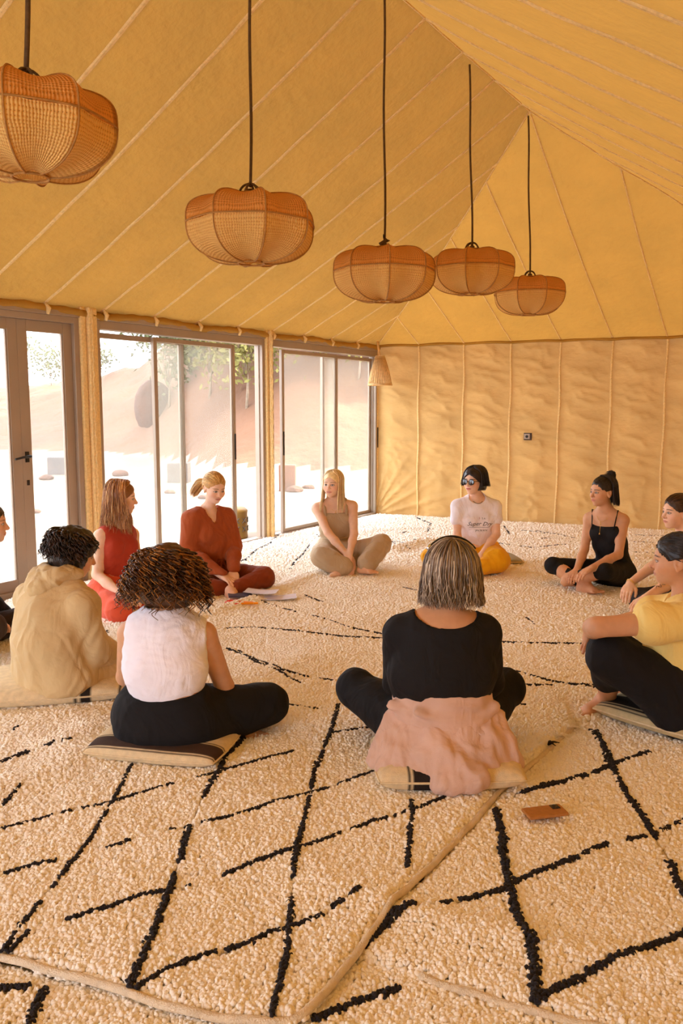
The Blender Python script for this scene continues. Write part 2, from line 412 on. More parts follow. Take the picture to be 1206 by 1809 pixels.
def ground_at(px, r):
    u = (px - 603) / 1500; y = r / math.sqrt(1 + u * u); x = u * y * 1.0
    return V(x, y, float(terr(np.array([x]), np.array([y]))[0]))
M['leaf'] = mat('dusty green leaves', (.12, .13, .055), .9, .35, 1.5, translucent=.3)
M['leaf_yellow'] = mat('yellow green leaves', (.19, .17, .05), .9, .3, 1.5, translucent=.3)
M['bark'] = mat('grey bark', (.25, .19, .13), .9, .2, 10, .5, 30)
def tree(p, h, w, seed, label, leafm='leaf', group='trees on the slope outside', n=2600, ls=.085):
    rg = np.random.default_rng(seed); t = empty('tree', p); tag(t, label, 'tree', group)
    m = MB(); tips = []
    top = p + V(0, 0, h * .45)
    m.tube([p - V(0, 0, .2), p + V(.05, 0, h * .2), top], [.04 * h / 3, .03 * h / 3, .02 * h / 3], 7)
    for k in range(9):
        q = p + V(rg.uniform(-.5, .5) * w, rg.uniform(-.4, .4) * w, h * rg.uniform(.45, 1)); tips.append(q)
        m.tube([p + V(0, 0, h * .2), (top + q) / 2 + rg.normal(size=3) * .05, q], [.015 * h / 3, .01 * h / 3, .005], 5)
    m.build('trunk', M['bark'], t, smooth=True)
    c = np.array(tips)[rg.integers(0, 9, n)] + rg.normal(size=(n, 3)) * V(w, w, h * .8) * .17
    d = rg.normal(size=(n, 3)); d /= np.linalg.norm(d, axis=1, keepdims=True); e = np.cross(d, rg.normal(size=(n, 3))); e /= np.linalg.norm(e, axis=1, keepdims=True)
    d = d * ls * rg.uniform(.6, 1.3, (n, 1)); e = e * ls * .5
    v = np.stack([c - d, c + e, c + d, c - e], 1).reshape(-1, 3)
    o = link('foliage', fast_mesh('foliage', v, np.arange(4 * n).reshape(-1, 4), False), M[leafm], t)
    return t
tree(ground_at(95, 35), 1.5, 1.9, 1, 'small pale bush on the hill crest seen through the glass door', n=700, group='bushes on the crest')
tree(ground_at(188, 33), 1.1, 1.0, 2, 'small bush on the crest beside the first canvas post', n=300, group='bushes on the crest')
def on_slope(px, z):
    for r in np.arange(12, 45, .25):
        g = ground_at(px, r)
        if g[2] > z: return g
    return g
tree(on_slope(300, 1.3), 3.0, 2.2, 3, 'dusty green tree behind the first window, left of its centre', n=3200)
tree(on_slope(372, 1.5), 3.2, 2.6, 4, 'broad green tree in the middle of the first window', n=4200)
tree(on_slope(436, 1.3), 3.0, 1.6, 5, 'yellow green tree at the right end of the first window', 'leaf_yellow', n=2600)
tree(on_slope(632, 1.9), 2.4, 2.2, 6, 'pale yellow tree high in the far window', 'leaf_yellow', n=2600)
# red earth knoll
M['rock'] = mat('dark red earth', (.10, .048, .03), .95, .2, 3, .6, 8, dist=.05)
def rock(name, c, r, seed, m_, label, cat, group=None):
    bm = bmesh.new(); bmesh.ops.create_icosphere(bm, subdivisions=4, radius=1)
    co = np.array([v.co for v in bm.verts]); dsp = 1 + .16 * wav(co, seed, 2.2, 4)
    for v, k in zip(bm.verts, dsp): v.co = Vector(v.co * k * 1.0); v.co = Vector((v.co.x * r[0] + c[0], v.co.y * r[1] + c[1], v.co.z * r[2] + c[2]))
    me = bpy.data.meshes.new(name); bm.to_mesh(me); bm.free(); me.polygons.foreach_set('use_smooth', [True] * len(me.polygons))
    return tag(link(name, me, m_), label, cat, group)
q = on_slope(272, 1.0); rock('boulder', q + V(0, .2, .3), (.55, .9, .85), 3, M['rock'], 'rounded dark red earth mound on the hillside', 'rock')
M['block'] = mat('grey concrete', (.12, .10, .09), .9, .1, 6, .4, 30)
M['brick'] = mat('red brick pillar', (.16, .07, .04), .9, .2, 6, .4, 30)
def block(px, py, s, name, m_, label, h=None):
    q = G(px, py, -.15); h = h or s; mm = MB(); mm.box((q[0] - s / 2, q[1] - s / 2, terr(q[None, 0], q[None, 1])[0] - .02), (s, 0, 0), (0, s * .9, 0), (0, 0, h))
    return tag(mm.build(name, m_, bevel=.02), label, 'block')
block(105, 836, .42, 'concrete_block', M['block'], 'grey block on the sand seen through the glass door', .42)
block(317, 851, .42, 'concrete_block', M['block'], 'grey block on the sand seen through the first window', .42)
block(508, 868, .30, 'brick_pillar', M['brick'], 'short reddish pillar on the sand outside the far window', .5)
# small rocks strewn on the sand
for k, (px, py, s) in enumerate([(212, 842, .18), (82, 846, .15), (128, 848, .12), (360, 880, .1), (545, 862, .12), (520, 870, .16), (60, 905, .1), (300, 872, .1)]):
    lab = ['left of the middle post, beyond it', 'left of the grey block behind the door glass', 'right of the grey block behind the door glass', 'behind the ponytail woman', 'right of the brick pillar', 'at the foot of the brick pillar', 'nearest one behind the door glass', 'in front of the grey block in the first window'][k]
    q = G(px, py, -.15); rock('stone', V(q[0], q[1], terr(q[None, 0], q[None, 1])[0] + s * .2), (s, s, s * .5), 10 + k, M['rock'], 'small reddish stone on the sand, ' + lab, 'stone', 'stones on the sand outside')
# drum outside the first window
M['drum'] = mat('yellow lacquered tin', (.26, .14, .03), .5, .1, 6)
q = G(414, 950, -.15); dr = empty('lantern', q); tag(dr, 'yellow drum shaped lantern with cut-out marks standing outside the window', 'lantern')
m = MB(); n = 28; hh = .36; rr = .16
prof = [(rr * .96, 0), (rr, .01), (rr, .03), (rr * .98, .04), (rr * .98, hh - .06), (rr, hh - .05), (rr, hh - .03), (rr * .8, hh), (0.01, hh + .01)]
v = [q + V(r * math.cos(2 * math.pi * j / n), r * math.sin(2 * math.pi * j / n), z) for r, z in prof for j in range(n)]
m.add(v, [(i * n + j, i * n + (j + 1) % n, (i + 1) * n + (j + 1) % n, (i + 1) * n + j) for i in range(len(prof) - 1) for j in range(n)])
m.build('drum', M['drum'], dr, smooth=True)
for j in range(10):
    for zz in (.12, .22):
        m = MB()
        a = 2 * math.pi * j / 10; c = q + V(rr * math.cos(a), rr * math.sin(a), zz); t_ = V(-math.sin(a), math.cos(a), 0); nn = V(math.cos(a), math.sin(a), 0)
        for sg in (1, -1): m.tube([c - t_ * .03 - V(0, 0, .03 * sg), c + t_ * .03 + V(0, 0, .03 * sg)], .005, 4)
        m.build('cut_out_mark', M['block'], dr)

# ------------------------------------------------------------------ pendant lamps of woven raffia
def raffia(name, col, dark, tr):
    m = bpy.data.materials.new(name); m.use_nodes = True; nt = m.node_tree; N = nt.nodes; L = nt.links
    b = N['Principled BSDF']; out = N['Material Output']; b.inputs['Roughness'].default_value = .8
    at = N.new('ShaderNodeAttribute'); at.attribute_name = 'Col'          # x: turn, y: along the meridian
    sx = N.new('ShaderNodeSeparateXYZ'); L.new(at.outputs['Vector'], sx.inputs[0])
    nz = N.new('ShaderNodeTexNoise'); nz.inputs['Scale'].default_value = 26; nz.inputs['Detail'].default_value = 6
    tc = N.new('ShaderNodeTexCoord'); L.new(tc.outputs['Object'], nz.inputs['Vector'])
    def mth(op, a, bb):
        n = N.new('ShaderNodeMath'); n.operation = op
        for i, q in enumerate((a, bb)):
            if q is None: continue
            if isinstance(q, (int, float)): n.inputs[i].default_value = q
            else: L.new(q, n.inputs[i])
        return n.outputs[0]
    off = mth('MULTIPLY', nz.outputs['Fac'], 5.0)
    rows = mth('SINE', mth('ADD', mth('MULTIPLY', sx.outputs[1], 480.0), off), None)
    cols = mth('SINE', mth('ADD', mth('MULTIPLY', sx.outputs[0], 1000.0), mth('MULTIPLY', off, 1.6)), None)
    h = mth('ADD', mth('MULTIPLY', rows, .5), mth('MULTIPLY', cols, .5))
    fac = mth('MULTIPLY', mth('ADD', h, 1.0), .5)
    mx = N.new('ShaderNodeMix'); mx.data_type = 'RGBA'; L.new(fac, mx.inputs[0]); mx.inputs[6].default_value = (*dark, 1); mx.inputs[7].default_value = (*col, 1)
    L.new(mx.outputs[2], b.inputs['Base Color'])
    bp = N.new('ShaderNodeBump'); bp.inputs['Distance'].default_value = .004; bp.inputs['Strength'].default_value = .8; L.new(h, bp.inputs['Height']); L.new(bp.outputs[0], b.inputs['Normal'])
    t = N.new('ShaderNodeBsdfTranslucent'); L.new(mx.outputs[2], t.inputs[0]); ms = N.new('ShaderNodeMixShader'); ms.inputs[0].default_value = tr
    L.new(b.outputs[0], ms.inputs[1]); L.new(t.outputs[0], ms.inputs[2])
    tp = N.new('ShaderNodeBsdfTransparent'); m2 = N.new('ShaderNodeMixShader')
    hole = mth('MULTIPLY', mth('LESS_THAN', h, -.86), .5)
    L.new(hole, m2.inputs[0]); L.new(ms.outputs[0], m2.inputs[1]); L.new(tp.outputs[0], m2.inputs[2]); L.new(m2.outputs[0], out.inputs[0])
    return m
M['raf_up'] = raffia('raffia weave in shade tone', (.92, .46, .10), (.74, .32, .06), .35)  # darker copy of the weave, upper half painted as the shaded side
M['raf_lo'] = raffia('raffia weave in lit tone', (1.0, .70, .23), (.95, .53, .13), .30)  # paler copy of the same weave, lower half painted as lit
M['cord'] = mat('dark cord', (.10, .055, .02), .8, .2, 50)
M['wire'] = mat('wrapped wire rib', (.42, .20, .05), .8, .2, 50)
NR = 8
def lamp_profile(t, up):
    'radius and height on the meridian, t 0 at the rim opening .. 1 at the equator'
    a = t * math.pi / 2
    if up: return .075 + .225 * math.sin(a) ** .80, .128 * max(math.cos(a), 0) ** .62 + .004
    return .062 + .238 * math.sin(a) ** .92, -.172 * max(math.cos(a), 0) ** .80
def shade_half(c, up, rot, s):
    nt_, nu = 15, NR * 12; v = []; col = []
    for i in range(nt_):
        t = i / (nt_ - 1); r, z = lamp_profile(t, up)
        for j in range(nu):
            a = j / nu * 2 * math.pi; lobe = abs(math.sin(a * NR / 2))
            f = 1 - .085 * lobe ** 1.4 * math.sin(math.pi * min(1, t * 1.0)) ** .5 * (1 if t < 1 else 0) - .10 * lobe * (t ** 3)
            # the panels sag a little between the wire ribs
            zz = z * (1 - .10 * lobe * math.sin(t * math.pi) - .06 * lobe)
            v.append(c + s * V(r * f * math.cos(a + rot), r * f * math.sin(a + rot), zz)); col.append((j / nu, t * .27, 0))
    f_ = [(i * nu + j, i * nu + (j + 1) % nu, (i + 1) * nu + (j + 1) % nu, (i + 1) * nu + j) for i in range(nt_ - 1) for j in range(nu)]
    return fast_mesh('shade', v, f_, True, np.array(col))
LABELS = ['nearest and largest raffia pendant lamp, cut by the left edge', 'second raffia pendant lamp from the camera, with a ring at its top',
          'middle raffia pendant lamp of the row of five, with a knot on top', 'fourth raffia pendant lamp, half hidden by the middle one',
          'farthest and smallest raffia pendant lamp under the tent apex']
def pendant(tt, pxc, pyc, label, rot, k):
    b2 = APEX + DL * tt; Y = b2[1]; c = P(pxc, pyc, Y); s = 1.0
    top = V(b2[0], b2[1], TOP - .05)
    e = empty('pendant_lamp', c); tag(e, label, 'lamp', 'raffia pendant lamps in a row')
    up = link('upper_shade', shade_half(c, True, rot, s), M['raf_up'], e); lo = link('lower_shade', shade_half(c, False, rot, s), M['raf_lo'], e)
    for q in range(NR):
        a = rot + 2 * math.pi * q / NR; m = MB()
        pts = [c + V(r * math.cos(a), r * math.sin(a), z) * 1.004 for r, z in [lamp_profile(i / 12, True) for i in range(13)] + [lamp_profile(1 - i / 12, False) for i in range(1, 13)]]
        m.tube(pts, .0035, 5, False); m.build('rib', M['wire'], e, smooth=True)
    m = MB(); m.tube([c + V(.29 * math.cos(a), .29 * math.sin(a), 0) * (1 + .035 * abs(math.cos((a - rot) * NR / 2)) ** 3) for a in np.linspace(0, 2 * math.pi, 97)], .004, 5, False)
    m.build('rim', M['wire'], e, smooth=True)
    for rr, z in ((.075, .132), (.062, -.172)):
        m = MB(); m.tube([c + V(rr * math.cos(a), rr * math.sin(a), z) for a in np.linspace(0, 2 * math.pi, 33)], .005, 5, False); m.build('rim', M['wire'], e, smooth=True)
    # top hook: looped rings tied with the cord
    m = MB()
    if k in (2,): m.tube([c + V(0, 0, .12), c + V(-.02, 0, .16), c + V(.015, 0, .18), c + V(-.01, 0, .205), c + V(.0, 0, .18)], [.012, .016, .018, .012, .006], 8)
    else:
        for q in range(3):
            ang = q * 1.0 + .3
            m.tube([c + V(.052 * math.cos(t) * math.cos(ang), .052 * math.cos(t) * math.sin(ang), .132 + .052 * math.sin(t)) for t in np.linspace(-.1, math.pi + .1, 15)], .0055, 6)
    for q in range(4):
        a = q * math.pi / 2 + .4; m.tube([c + V(0, 0, .145), c + V(.075 * math.cos(a), .075 * math.sin(a), .132)], .004, 5)
    m.build('hook', M['cord'], e, smooth=True)
    m = MB(); q0 = c + V(0, 0, .17); m.tube([q0 + (top - q0) * t + V(.004 * math.sin(t * 9), 0, 0) for t in np.linspace(0, 1, 14)], .0075 if k > 0 else .009, 6); m.build('cord', M['cord'], e, smooth=True)
    m = MB(); m.tube([c + V(0, 0, .16), c + V(0, 0, .06)], .018, 10); m.tube([c + V(0, 0, .06), c + V(0, 0, .03), c + V(0, 0, -.01), c + V(0, 0, -.035)], [.018, .032, .032, .01], 12)
    m.build('bulb_holder', M['cord'], e, smooth=True)
for k, (tt, px, py) in enumerate([(4.889, 50, 222), (3.717, 443, 398), (2.478, 679, 480), (1.246, 833, 476), (0.03, 935, 519)]):
    pendant(tt, px, py, LABELS[k], (.1, .32, .05, .5, .25)[k], k)

# small wicker lamp in the far corner
c = P(671, 655, 10.75); bl = empty('basket_lamp', c); tag(bl, 'small conical wicker lamp hanging in the far corner beside the last window', 'lamp')
m = MB(); n = 30
for (r0, z0_, r1, z1_) in ((.055, .17, .145, -.17),):
    for j in range(n):
        a = 2 * math.pi * j / n
        m.tube([c + V(r0 * math.cos(a), r0 * math.sin(a), z0_), c + V((r0 + r1) / 1.85 * math.cos(a), (r0 + r1) / 1.85 * math.sin(a), 0), c + V(r1 * math.cos(a), r1 * math.sin(a), z1_)], .0085, 5)
M['wicker'] = mat('pale wicker', (.90, .66, .33), .7, .12, 30, .3, 120, translucent=.35)
m.build('wicker_shade', M['wicker'], bl, smooth=True)
m = MB()
for z in np.linspace(-.16, .16, 9):
    r = .1 - .045 * z / .17 + .006; m.tube([c + V(r * math.cos(a), r * math.sin(a), z) for a in np.linspace(0, 2 * math.pi, 31)], .004, 5, False)
m.tube([c + V(.148 * math.cos(a), .148 * math.sin(a), -.175) for a in np.linspace(0, 2 * math.pi, 31)], .011, 6, False)
m.build('wicker_hoop', M['wicker'], bl, smooth=True)
m = MB(); m.tube([c + V(0, 0, .16), c + V(-.02, .02, .27), c + V(-.03, .05, .36)], .014, 7); m.build('cord', M['wicker'], bl, smooth=True)
m = MB(); m.tube([c + V(0, 0, .17), c + V(0, 0, .185)], .058, 16); m.build('cap', M['wicker'], bl, smooth=True)

# ------------------------------------------------------------------ rugs: backing, pile of wool tufts, black lines of tufts, selvedge
M['wool'] = mat('cream wool', (.93, .86, .74), .95, .10, 300, sheen=.3)
M['wool_base'] = mat('wool backing', (.86, .76, .60), .95, .10, 60, .6, 160)
M['wool_black'] = mat('black wool', (.022, .018, .02), .95, .1, 300, sheen=.1, spec=.1)
M['selvedge'] = mat('flat woven cream edge', (.80, .66, .47), .95, .08, 40, .6, 260)

FOLDS = [  # ridges in the carpets: (pixel polyline, height, half width)
    ([(385, 1082), (440, 1066), (500, 1040), (540, 1020), (600, 1004)], .035, .08),
    ([(690, 975), (740, 960), (790, 955)], .05, .10), ([(560, 968), (640, 940), (720, 935)], .02, .12),
    ([(900, 1005), (1000, 980), (1120, 985)], .02, .15), ([(460, 1200), (560, 1160), (680, 1175)], .014, .12), ([(120, 1320), (170, 1295), (215, 1290)], .03, .1),
    ([(300, 1500), (470, 1490), (640, 1590)], .010, .08), ([(700, 1610), (780, 1625), (930, 1660), (1206, 1720)], .014, .06), ([(0, 1400), (100, 1365), (170, 1335)], .02, .08)]
FOLDS = [(np.array([G(*q)[:2] for q in pl]), h, w_) for pl, h, w_ in FOLDS]
def seg_dist(p, pl):
    best = np.full(len(p), 9e9)
    for a, b in zip(pl[:-1], pl[1:]):
        ab = b - a; t = np.clip(((p - a) @ ab) / (ab @ ab), 0, 1); best = np.minimum(best, np.linalg.norm(p - a - t[:, None] * ab, axis=1))
    return best
def hz(p):
    'relief of the carpets at ground points (N,2)'
    z = .007 * wav(p, 61, 2.6, 3) + .004 * wav(p, 62, 9, 2)
    for pl, h, w_ in FOLDS: z = z + h * np.exp(-(seg_dist(p, pl) / w_) ** 2)
    return z
def inside(p, poly):
    x, y = p[:, 0], p[:, 1]; r = np.zeros(len(p), bool); n = len(poly); j = n - 1
    for i in range(n):
        xi, yi = poly[i]; xj, yj = poly[j]
        c = ((yi > y) != (yj > y)) & (x < (xj - xi) * (y - yi) / (yj - yi + 1e-12) + xi); r ^= c; j = i
    return r
# wool tuft shapes shared by every rug
def tuft(name, seed, m_):
    bm = bmesh.new(); bmesh.ops.create_icosphere(bm, subdivisions=2, radius=1)
    co = np.array([v.co for v in bm.verts]); d = 1 + .38 * wav(co, seed, 2.6, 3)
    for v, k in zip(bm.verts, d): v.co = v.co * float(k); v.co.z *= 1.25
    me = bpy.data.meshes.new(name); bm.to_mesh(me); bm.free(); me.polygons.foreach_set('use_smooth', [True] * len(me.polygons)); me.materials.append(m_)
    return me
TUFTS = {}
for nm in ('wool', 'wool_black'):
    c_ = bpy.data.collections.new('tufts_' + nm)
    for i in range(4): c_.objects.link(bpy.data.objects.new('tuft', tuft('tuft', 70 + i, M[nm])))
    TUFTS[nm] = c_
def scatter_group(coll, rmin):
    ng = bpy.data.node_groups.new('pile', 'GeometryNodeTree')
    ng.interface.new_socket('Geometry', in_out='INPUT', socket_type='NodeSocketGeometry'); ng.interface.new_socket('Geometry', in_out='OUTPUT', socket_type='NodeSocketGeometry')
    N = ng.nodes; L = ng.links; gi = N.new('NodeGroupInput'); go = N.new('NodeGroupOutput')
    ci = N.new('GeometryNodeCollectionInfo'); ci.inputs['Collection'].default_value = coll; ci.inputs['Separate Children'].default_value = True
    ci.inputs['Reset Children'].default_value = True
    ip = N.new('GeometryNodeInstanceOnPoints'); ip.inputs['Pick Instance'].default_value = True
    rot = N.new('GeometryNodeInputNamedAttribute'); rot.data_type = 'FLOAT_VECTOR'; rot.inputs['Name'].default_value = 'rot'
    sca = N.new('GeometryNodeInputNamedAttribute'); sca.data_type = 'FLOAT_VECTOR'; sca.inputs['Name'].default_value = 'sca'
    rd = N.new('FunctionNodeEulerToRotation')
    L.new(gi.outputs[0], ip.inputs['Points']); L.new(ci.outputs[0], ip.inputs['Instance']); L.new(rot.outputs[0], rd.inputs[0]); L.new(rd.outputs[0], ip.inputs['Rotation']); L.new(sca.outputs[0], ip.inputs['Scale'])
    L.new(ip.outputs[0], go.inputs[0]); return ng
SG = {k: scatter_group(c_, 0) for k, c_ in TUFTS.items()}
def tufts(name, pts, size, kind, parent):
    n = len(pts); me = bpy.data.meshes.new(name); me.vertices.add(n); me.vertices.foreach_set('co', np.asarray(pts, np.float32).ravel())
    a = me.attributes.new('rot', 'FLOAT_VECTOR', 'POINT'); a.data.foreach_set('vector', (RNG.normal(size=(n, 3)) * [.55, .55, 0] + RNG.uniform(0, 6.28, (n, 1)) * [0, 0, 1]).astype(np.float32).ravel())
    a = me.attributes.new('sca', 'FLOAT_VECTOR', 'POINT'); s = (np.asarray(size)[:, None] * RNG.uniform(.75, 1.25, (n, 3))).astype(np.float32); a.data.foreach_set('vector', s.ravel())
    me.update(); o = link(name, me, None, parent); md = o.modifiers.new('pile', 'NODES'); md.node_group = SG[kind]; o['kind'] = 'stuff'; return o
HOLD = []          # areas to keep clear of tufts, e.g. the phone
def rug(label, px_poly, z, lines, edge_ids=None, lump=1.0, thin=1.0, slab=.028):
    poly = np.array([G(*q)[:2] for q in px_poly]); c = poly.mean(0)
    e = empty('rug', V(c[0], c[1], -.05)); tag(e, label, 'rug', 'overlapping cream shag rugs')
    lo, hi = poly.min(0), poly.max(0)
    # candidate points; spacing grows with distance from the camera
    out = []
    for y0, y1, sp in ((0, 2.6, .0092), (2.6, 3.6, .0108), (3.6, 5.2, .0125), (5.2, 7.5, .0155), (7.5, 14, .020)):
        a0 = max(lo[1], y0); a1 = min(hi[1], y1)
        if a0 >= a1: continue
        xa = max(lo[0], -.6 * a1 - .3); xb = min(hi[0], .6 * a1 + .3)
        if xa >= xb: continue
        g = np.stack(np.meshgrid(np.arange(xa, xb, sp), np.arange(a0, a1, sp), indexing='ij'), -1).reshape(-1, 2)
        g = g + RNG.uniform(-.5, .5, g.shape) * sp; g = g[np.abs(g[:, 0]) < .6 * g[:, 1] + .3]
        out.append(np.c_[g, np.full(len(g), sp)])
    p = np.concatenate(out); p = p[inside(p[:, :2], poly)]
    # black lines
    bl = []; keep = np.ones(len(p), bool)
    for ln in lines:
        wd = 1.0
        if isinstance(ln, tuple): ln, wd = ln
        q = np.array([G(*t)[:2] for t in ln]); seg = np.linalg.norm(np.diff(q, axis=0), axis=1); tt = np.r_[0, np.cumsum(seg)]
        Ym = q[:, 1].mean(); step = .0048 * max(1, Ym / 4.5); s_ = np.arange(0, tt[-1], step); b = np.stack([np.interp(s_, tt, q[:, 0]), np.interp(s_, tt, q[:, 1])], 1)
        # lines wobble and break into knots as hand-tied wool does
        b += .010 * np.stack([wav(b, 81, 9, 3), wav(b, 82, 9, 3)], 1)
        kn = .5 + .5 * wav(b, 83, 11, 3) + .35 * wav(b, 84, 45, 2)
        b = b[kn > .26]; kn = kn[kn > .26]
        w_ = (.0030 * wd * (1 + .9 * np.clip(kn - .6, 0, 1)))[:, None] * max(1, Ym / 6)
        b2 = np.concatenate([b + RNG.normal(size=b.shape) * w_ for _ in range(3)])
        bl.append(np.c_[b2, np.full(len(b2), .0044 * max(1, Ym / 4.5) * (.55 + .42 * wd))])
        near = seg_dist(p[:, :2], q) < .004 * wd; keep &= ~(near)
    p = p[keep]
    zz = z + hz(p[:, :2])
    clump = wav(p[:, :2], 91, 30, 4) * .003 * lump + RNG.normal(size=len(p)) * .0018
    dedge = seg_dist(p[:, :2], np.r_[poly, poly[:1]]); drop = -np.clip(.03 - dedge, 0, .03) * .5
    # leave the sliver at the very edge to the selvedge
    tufts('pile', np.c_[p[:, :2], zz + clump + drop - .004], p[:, 2] * .78, 'wool', e)
    if bl:
        b = np.concatenate(bl); b = b[inside(b[:, :2], poly)]
        tufts('black_line', np.c_[b[:, :2], z + hz(b[:, :2]) + .003 + RNG.normal(size=len(b)) * .0015], b[:, 2], 'wool_black', e)
    # backing slab following the relief
    nx = int(min(170, max(20, (hi[0] - lo[0]) / .035))); ny = int(min(220, max(20, (hi[1] - lo[1]) / .035)))
    X, Y = np.meshgrid(np.linspace(lo[0], hi[0], nx), np.linspace(lo[1], hi[1], ny), indexing='ij'); g = np.stack([X.ravel(), Y.ravel()], 1)
    ins = inside(g, poly); idx = np.arange(nx * ny).reshape(nx, ny); f = np.stack([idx[:-1, :-1], idx[1:, :-1], idx[1:, 1:], idx[:-1, 1:]], -1).reshape(-1, 4)
    f = f[ins[f].all(1)]; v = np.c_[g, z - .012 + hz(g)]
    used = np.unique(f); mp = -np.ones(len(v), int); mp[used] = np.arange(len(used))
    if len(f): link('backing', fast_mesh('backing', v[used], mp[f]), M['wool_base'], e)
    # selvedge along the chosen edges
    for (i0, i1) in (edge_ids or []):
        pl = poly[i0:i1 + 1]; seg = np.linalg.norm(np.diff(pl, axis=0), axis=1); tt = np.r_[0, np.cumsum(seg)]; s_ = np.arange(0, tt[-1], .02)
        q = np.stack([np.interp(s_, tt, pl[:, 0]), np.interp(s_, tt, pl[:, 1])], 1)
        for _ in range(6): q[1:-1] = (q[:-2] + q[2:] + 2 * q[1:-1]) / 4
        q += .006 * np.stack([wav(q, 95, 7, 2), wav(q, 96, 7, 2)], 1)
        m = MB(); m.tube(np.c_[q, z - .011 + hz(q) + .002 * np.sin(s_ * 40)], .0105, 8); m.build('selvedge', M['selvedge'], e, smooth=True)
    return e

front_rug = rug('wide shag rug under the front centre with thin black diamond lines',
    [(-420, 1600), (-150, 1655), (0, 1688), (60, 1706), (120, 1722), (200, 1742), (270, 1766), (340, 1786), (430, 1800), (525, 1803), (560, 1770), (600, 1715), (640, 1662), (700, 1592), (760, 1532), (830, 1460), (880, 1402), (930, 1358), (975, 1318), (1015, 1284),
     (1000, 1230), (800, 1235), (600, 1238), (400, 1240), (250, 1270), (100, 1330), (-200, 1400)], .012,
    [[(232, 1360), (200, 1420), (165, 1480), (120, 1540), (75, 1595), (40, 1640), (8, 1688)],
     ([(430, 1310), (400, 1345), (370, 1395), (345, 1440), (325, 1500), (300, 1580), (270, 1660), (245, 1710), (222, 1755)], 1.5),
     ([(600, 1250), (580, 1310), (555, 1370), (543, 1430), (525, 1500), (518, 1560), (512, 1640), (505, 1700), (485, 1770), (482, 1800)], 1.3),
     ([(722, 1395), (728, 1440), (722, 1500), (718, 1541)], 1.2),
     [(0, 1470), (60, 1455), (130, 1438), (190, 1425), (240, 1410), (330, 1385), (395, 1368), (450, 1352), (520, 1332)],
     [(10, 1550), (60, 1535), (100, 1528)], ([(190, 1506), (230, 1492), (262, 1482)], 1.2), [(300, 1475), (400, 1450), (480, 1425), (540, 1408), (600, 1390), (670, 1365)],
     [(120, 1632), (160, 1620), (190, 1612), (250, 1588), (300, 1580), (370, 1565), (440, 1535), (520, 1508), (590, 1485), (650, 1462), (740, 1435), (810, 1408)],
     [(18, 1688), (52, 1652)],
     ([(235, 1755), (290, 1725), (350, 1700), (420, 1680), (480, 1650), (560, 1628), (600, 1605), (635, 1580)], 1.1),
     [(0, 1436), (35, 1398)], [(505, 1250), (560, 1258)], [(850, 1262), (930, 1250)], [(590, 1300), (660, 1290)], [(770, 1310), (690, 1330)]],
    [(1, 19)])
rug('shag rug on the right with bold black zigzag lines, phone lying on it',
    [(632, 1678), (700, 1592), (760, 1532), (830, 1458), (880, 1400), (1000, 1285), (1060, 1262), (1200, 1255), (1420, 1300), (1700, 1500), (1700, 1990), (1300, 1880), (1060, 1810), (960, 1782), (870, 1757), (740, 1712)], -.004,
    [([(875, 1420), (885, 1470), (893, 1530), (900, 1570), (912, 1620), (932, 1655), (940, 1700), (947, 1765)], 2.0),
     ([(1048, 1290), (1068, 1320), (1090, 1370), (1120, 1420), (1155, 1475), (1185, 1520), (1206, 1575), (1240, 1620)], 1.8),
     ([(1230, 1640), (1206, 1650), (1140, 1675), (1075, 1700), (1010, 1735), (947, 1765)], 1.6),
     ([(765, 1600), (820, 1588), (880, 1570), (920, 1550), (980, 1525), (1040, 1500), (1075, 1487)], 1.5), ([(1110, 1480), (1135, 1475), (1206, 1445)], 1.3),
     ([(875, 1415), (940, 1395), (1000, 1378), (1050, 1365), (1100, 1345), (1145, 1328)], 1.6), ([(730, 1600), (700, 1615), (670, 1640), (650, 1660)], 1.6)],
    [(10, 15)])
rug('shag rug along the bottom edge, showing under the two upper rugs',
    [(-500, 1560), (0, 1680), (500, 1770), (632, 1660), (1060, 1790), (1700, 1960), (1700, 2150), (400, 2150), (-600, 2000)], -.022,
    [([(0, 1735), (50, 1728)], 1.6), ([(75, 1735), (60, 1765), (40, 1812)], 1.6), ([(545, 1792), (600, 1765), (640, 1750), (705, 1730)], 1.6)], None)
rug('thick shag rug at the left under the hooded man and curly haired woman',
    [(-420, 1500), (-150, 1438), (0, 1398), (60, 1374), (110, 1352), (170, 1328), (230, 1312), (300, 1290), (350, 1262), (340, 1238), (330, 1180), (330, 1120), (385, 1078), (300, 1068), (180, 1090), (100, 1040), (-200, 1120), (-500, 1240)], .016,
    [([(0, 1352), (40, 1338), (85, 1330), (130, 1324)], 1.3), ([(-20, 1320), (5, 1308), (30, 1292)], 1.2), [(188, 1118), (178, 1135)], [(150, 1240), (195, 1228)]],
    [(1, 7)], lump=1.4)
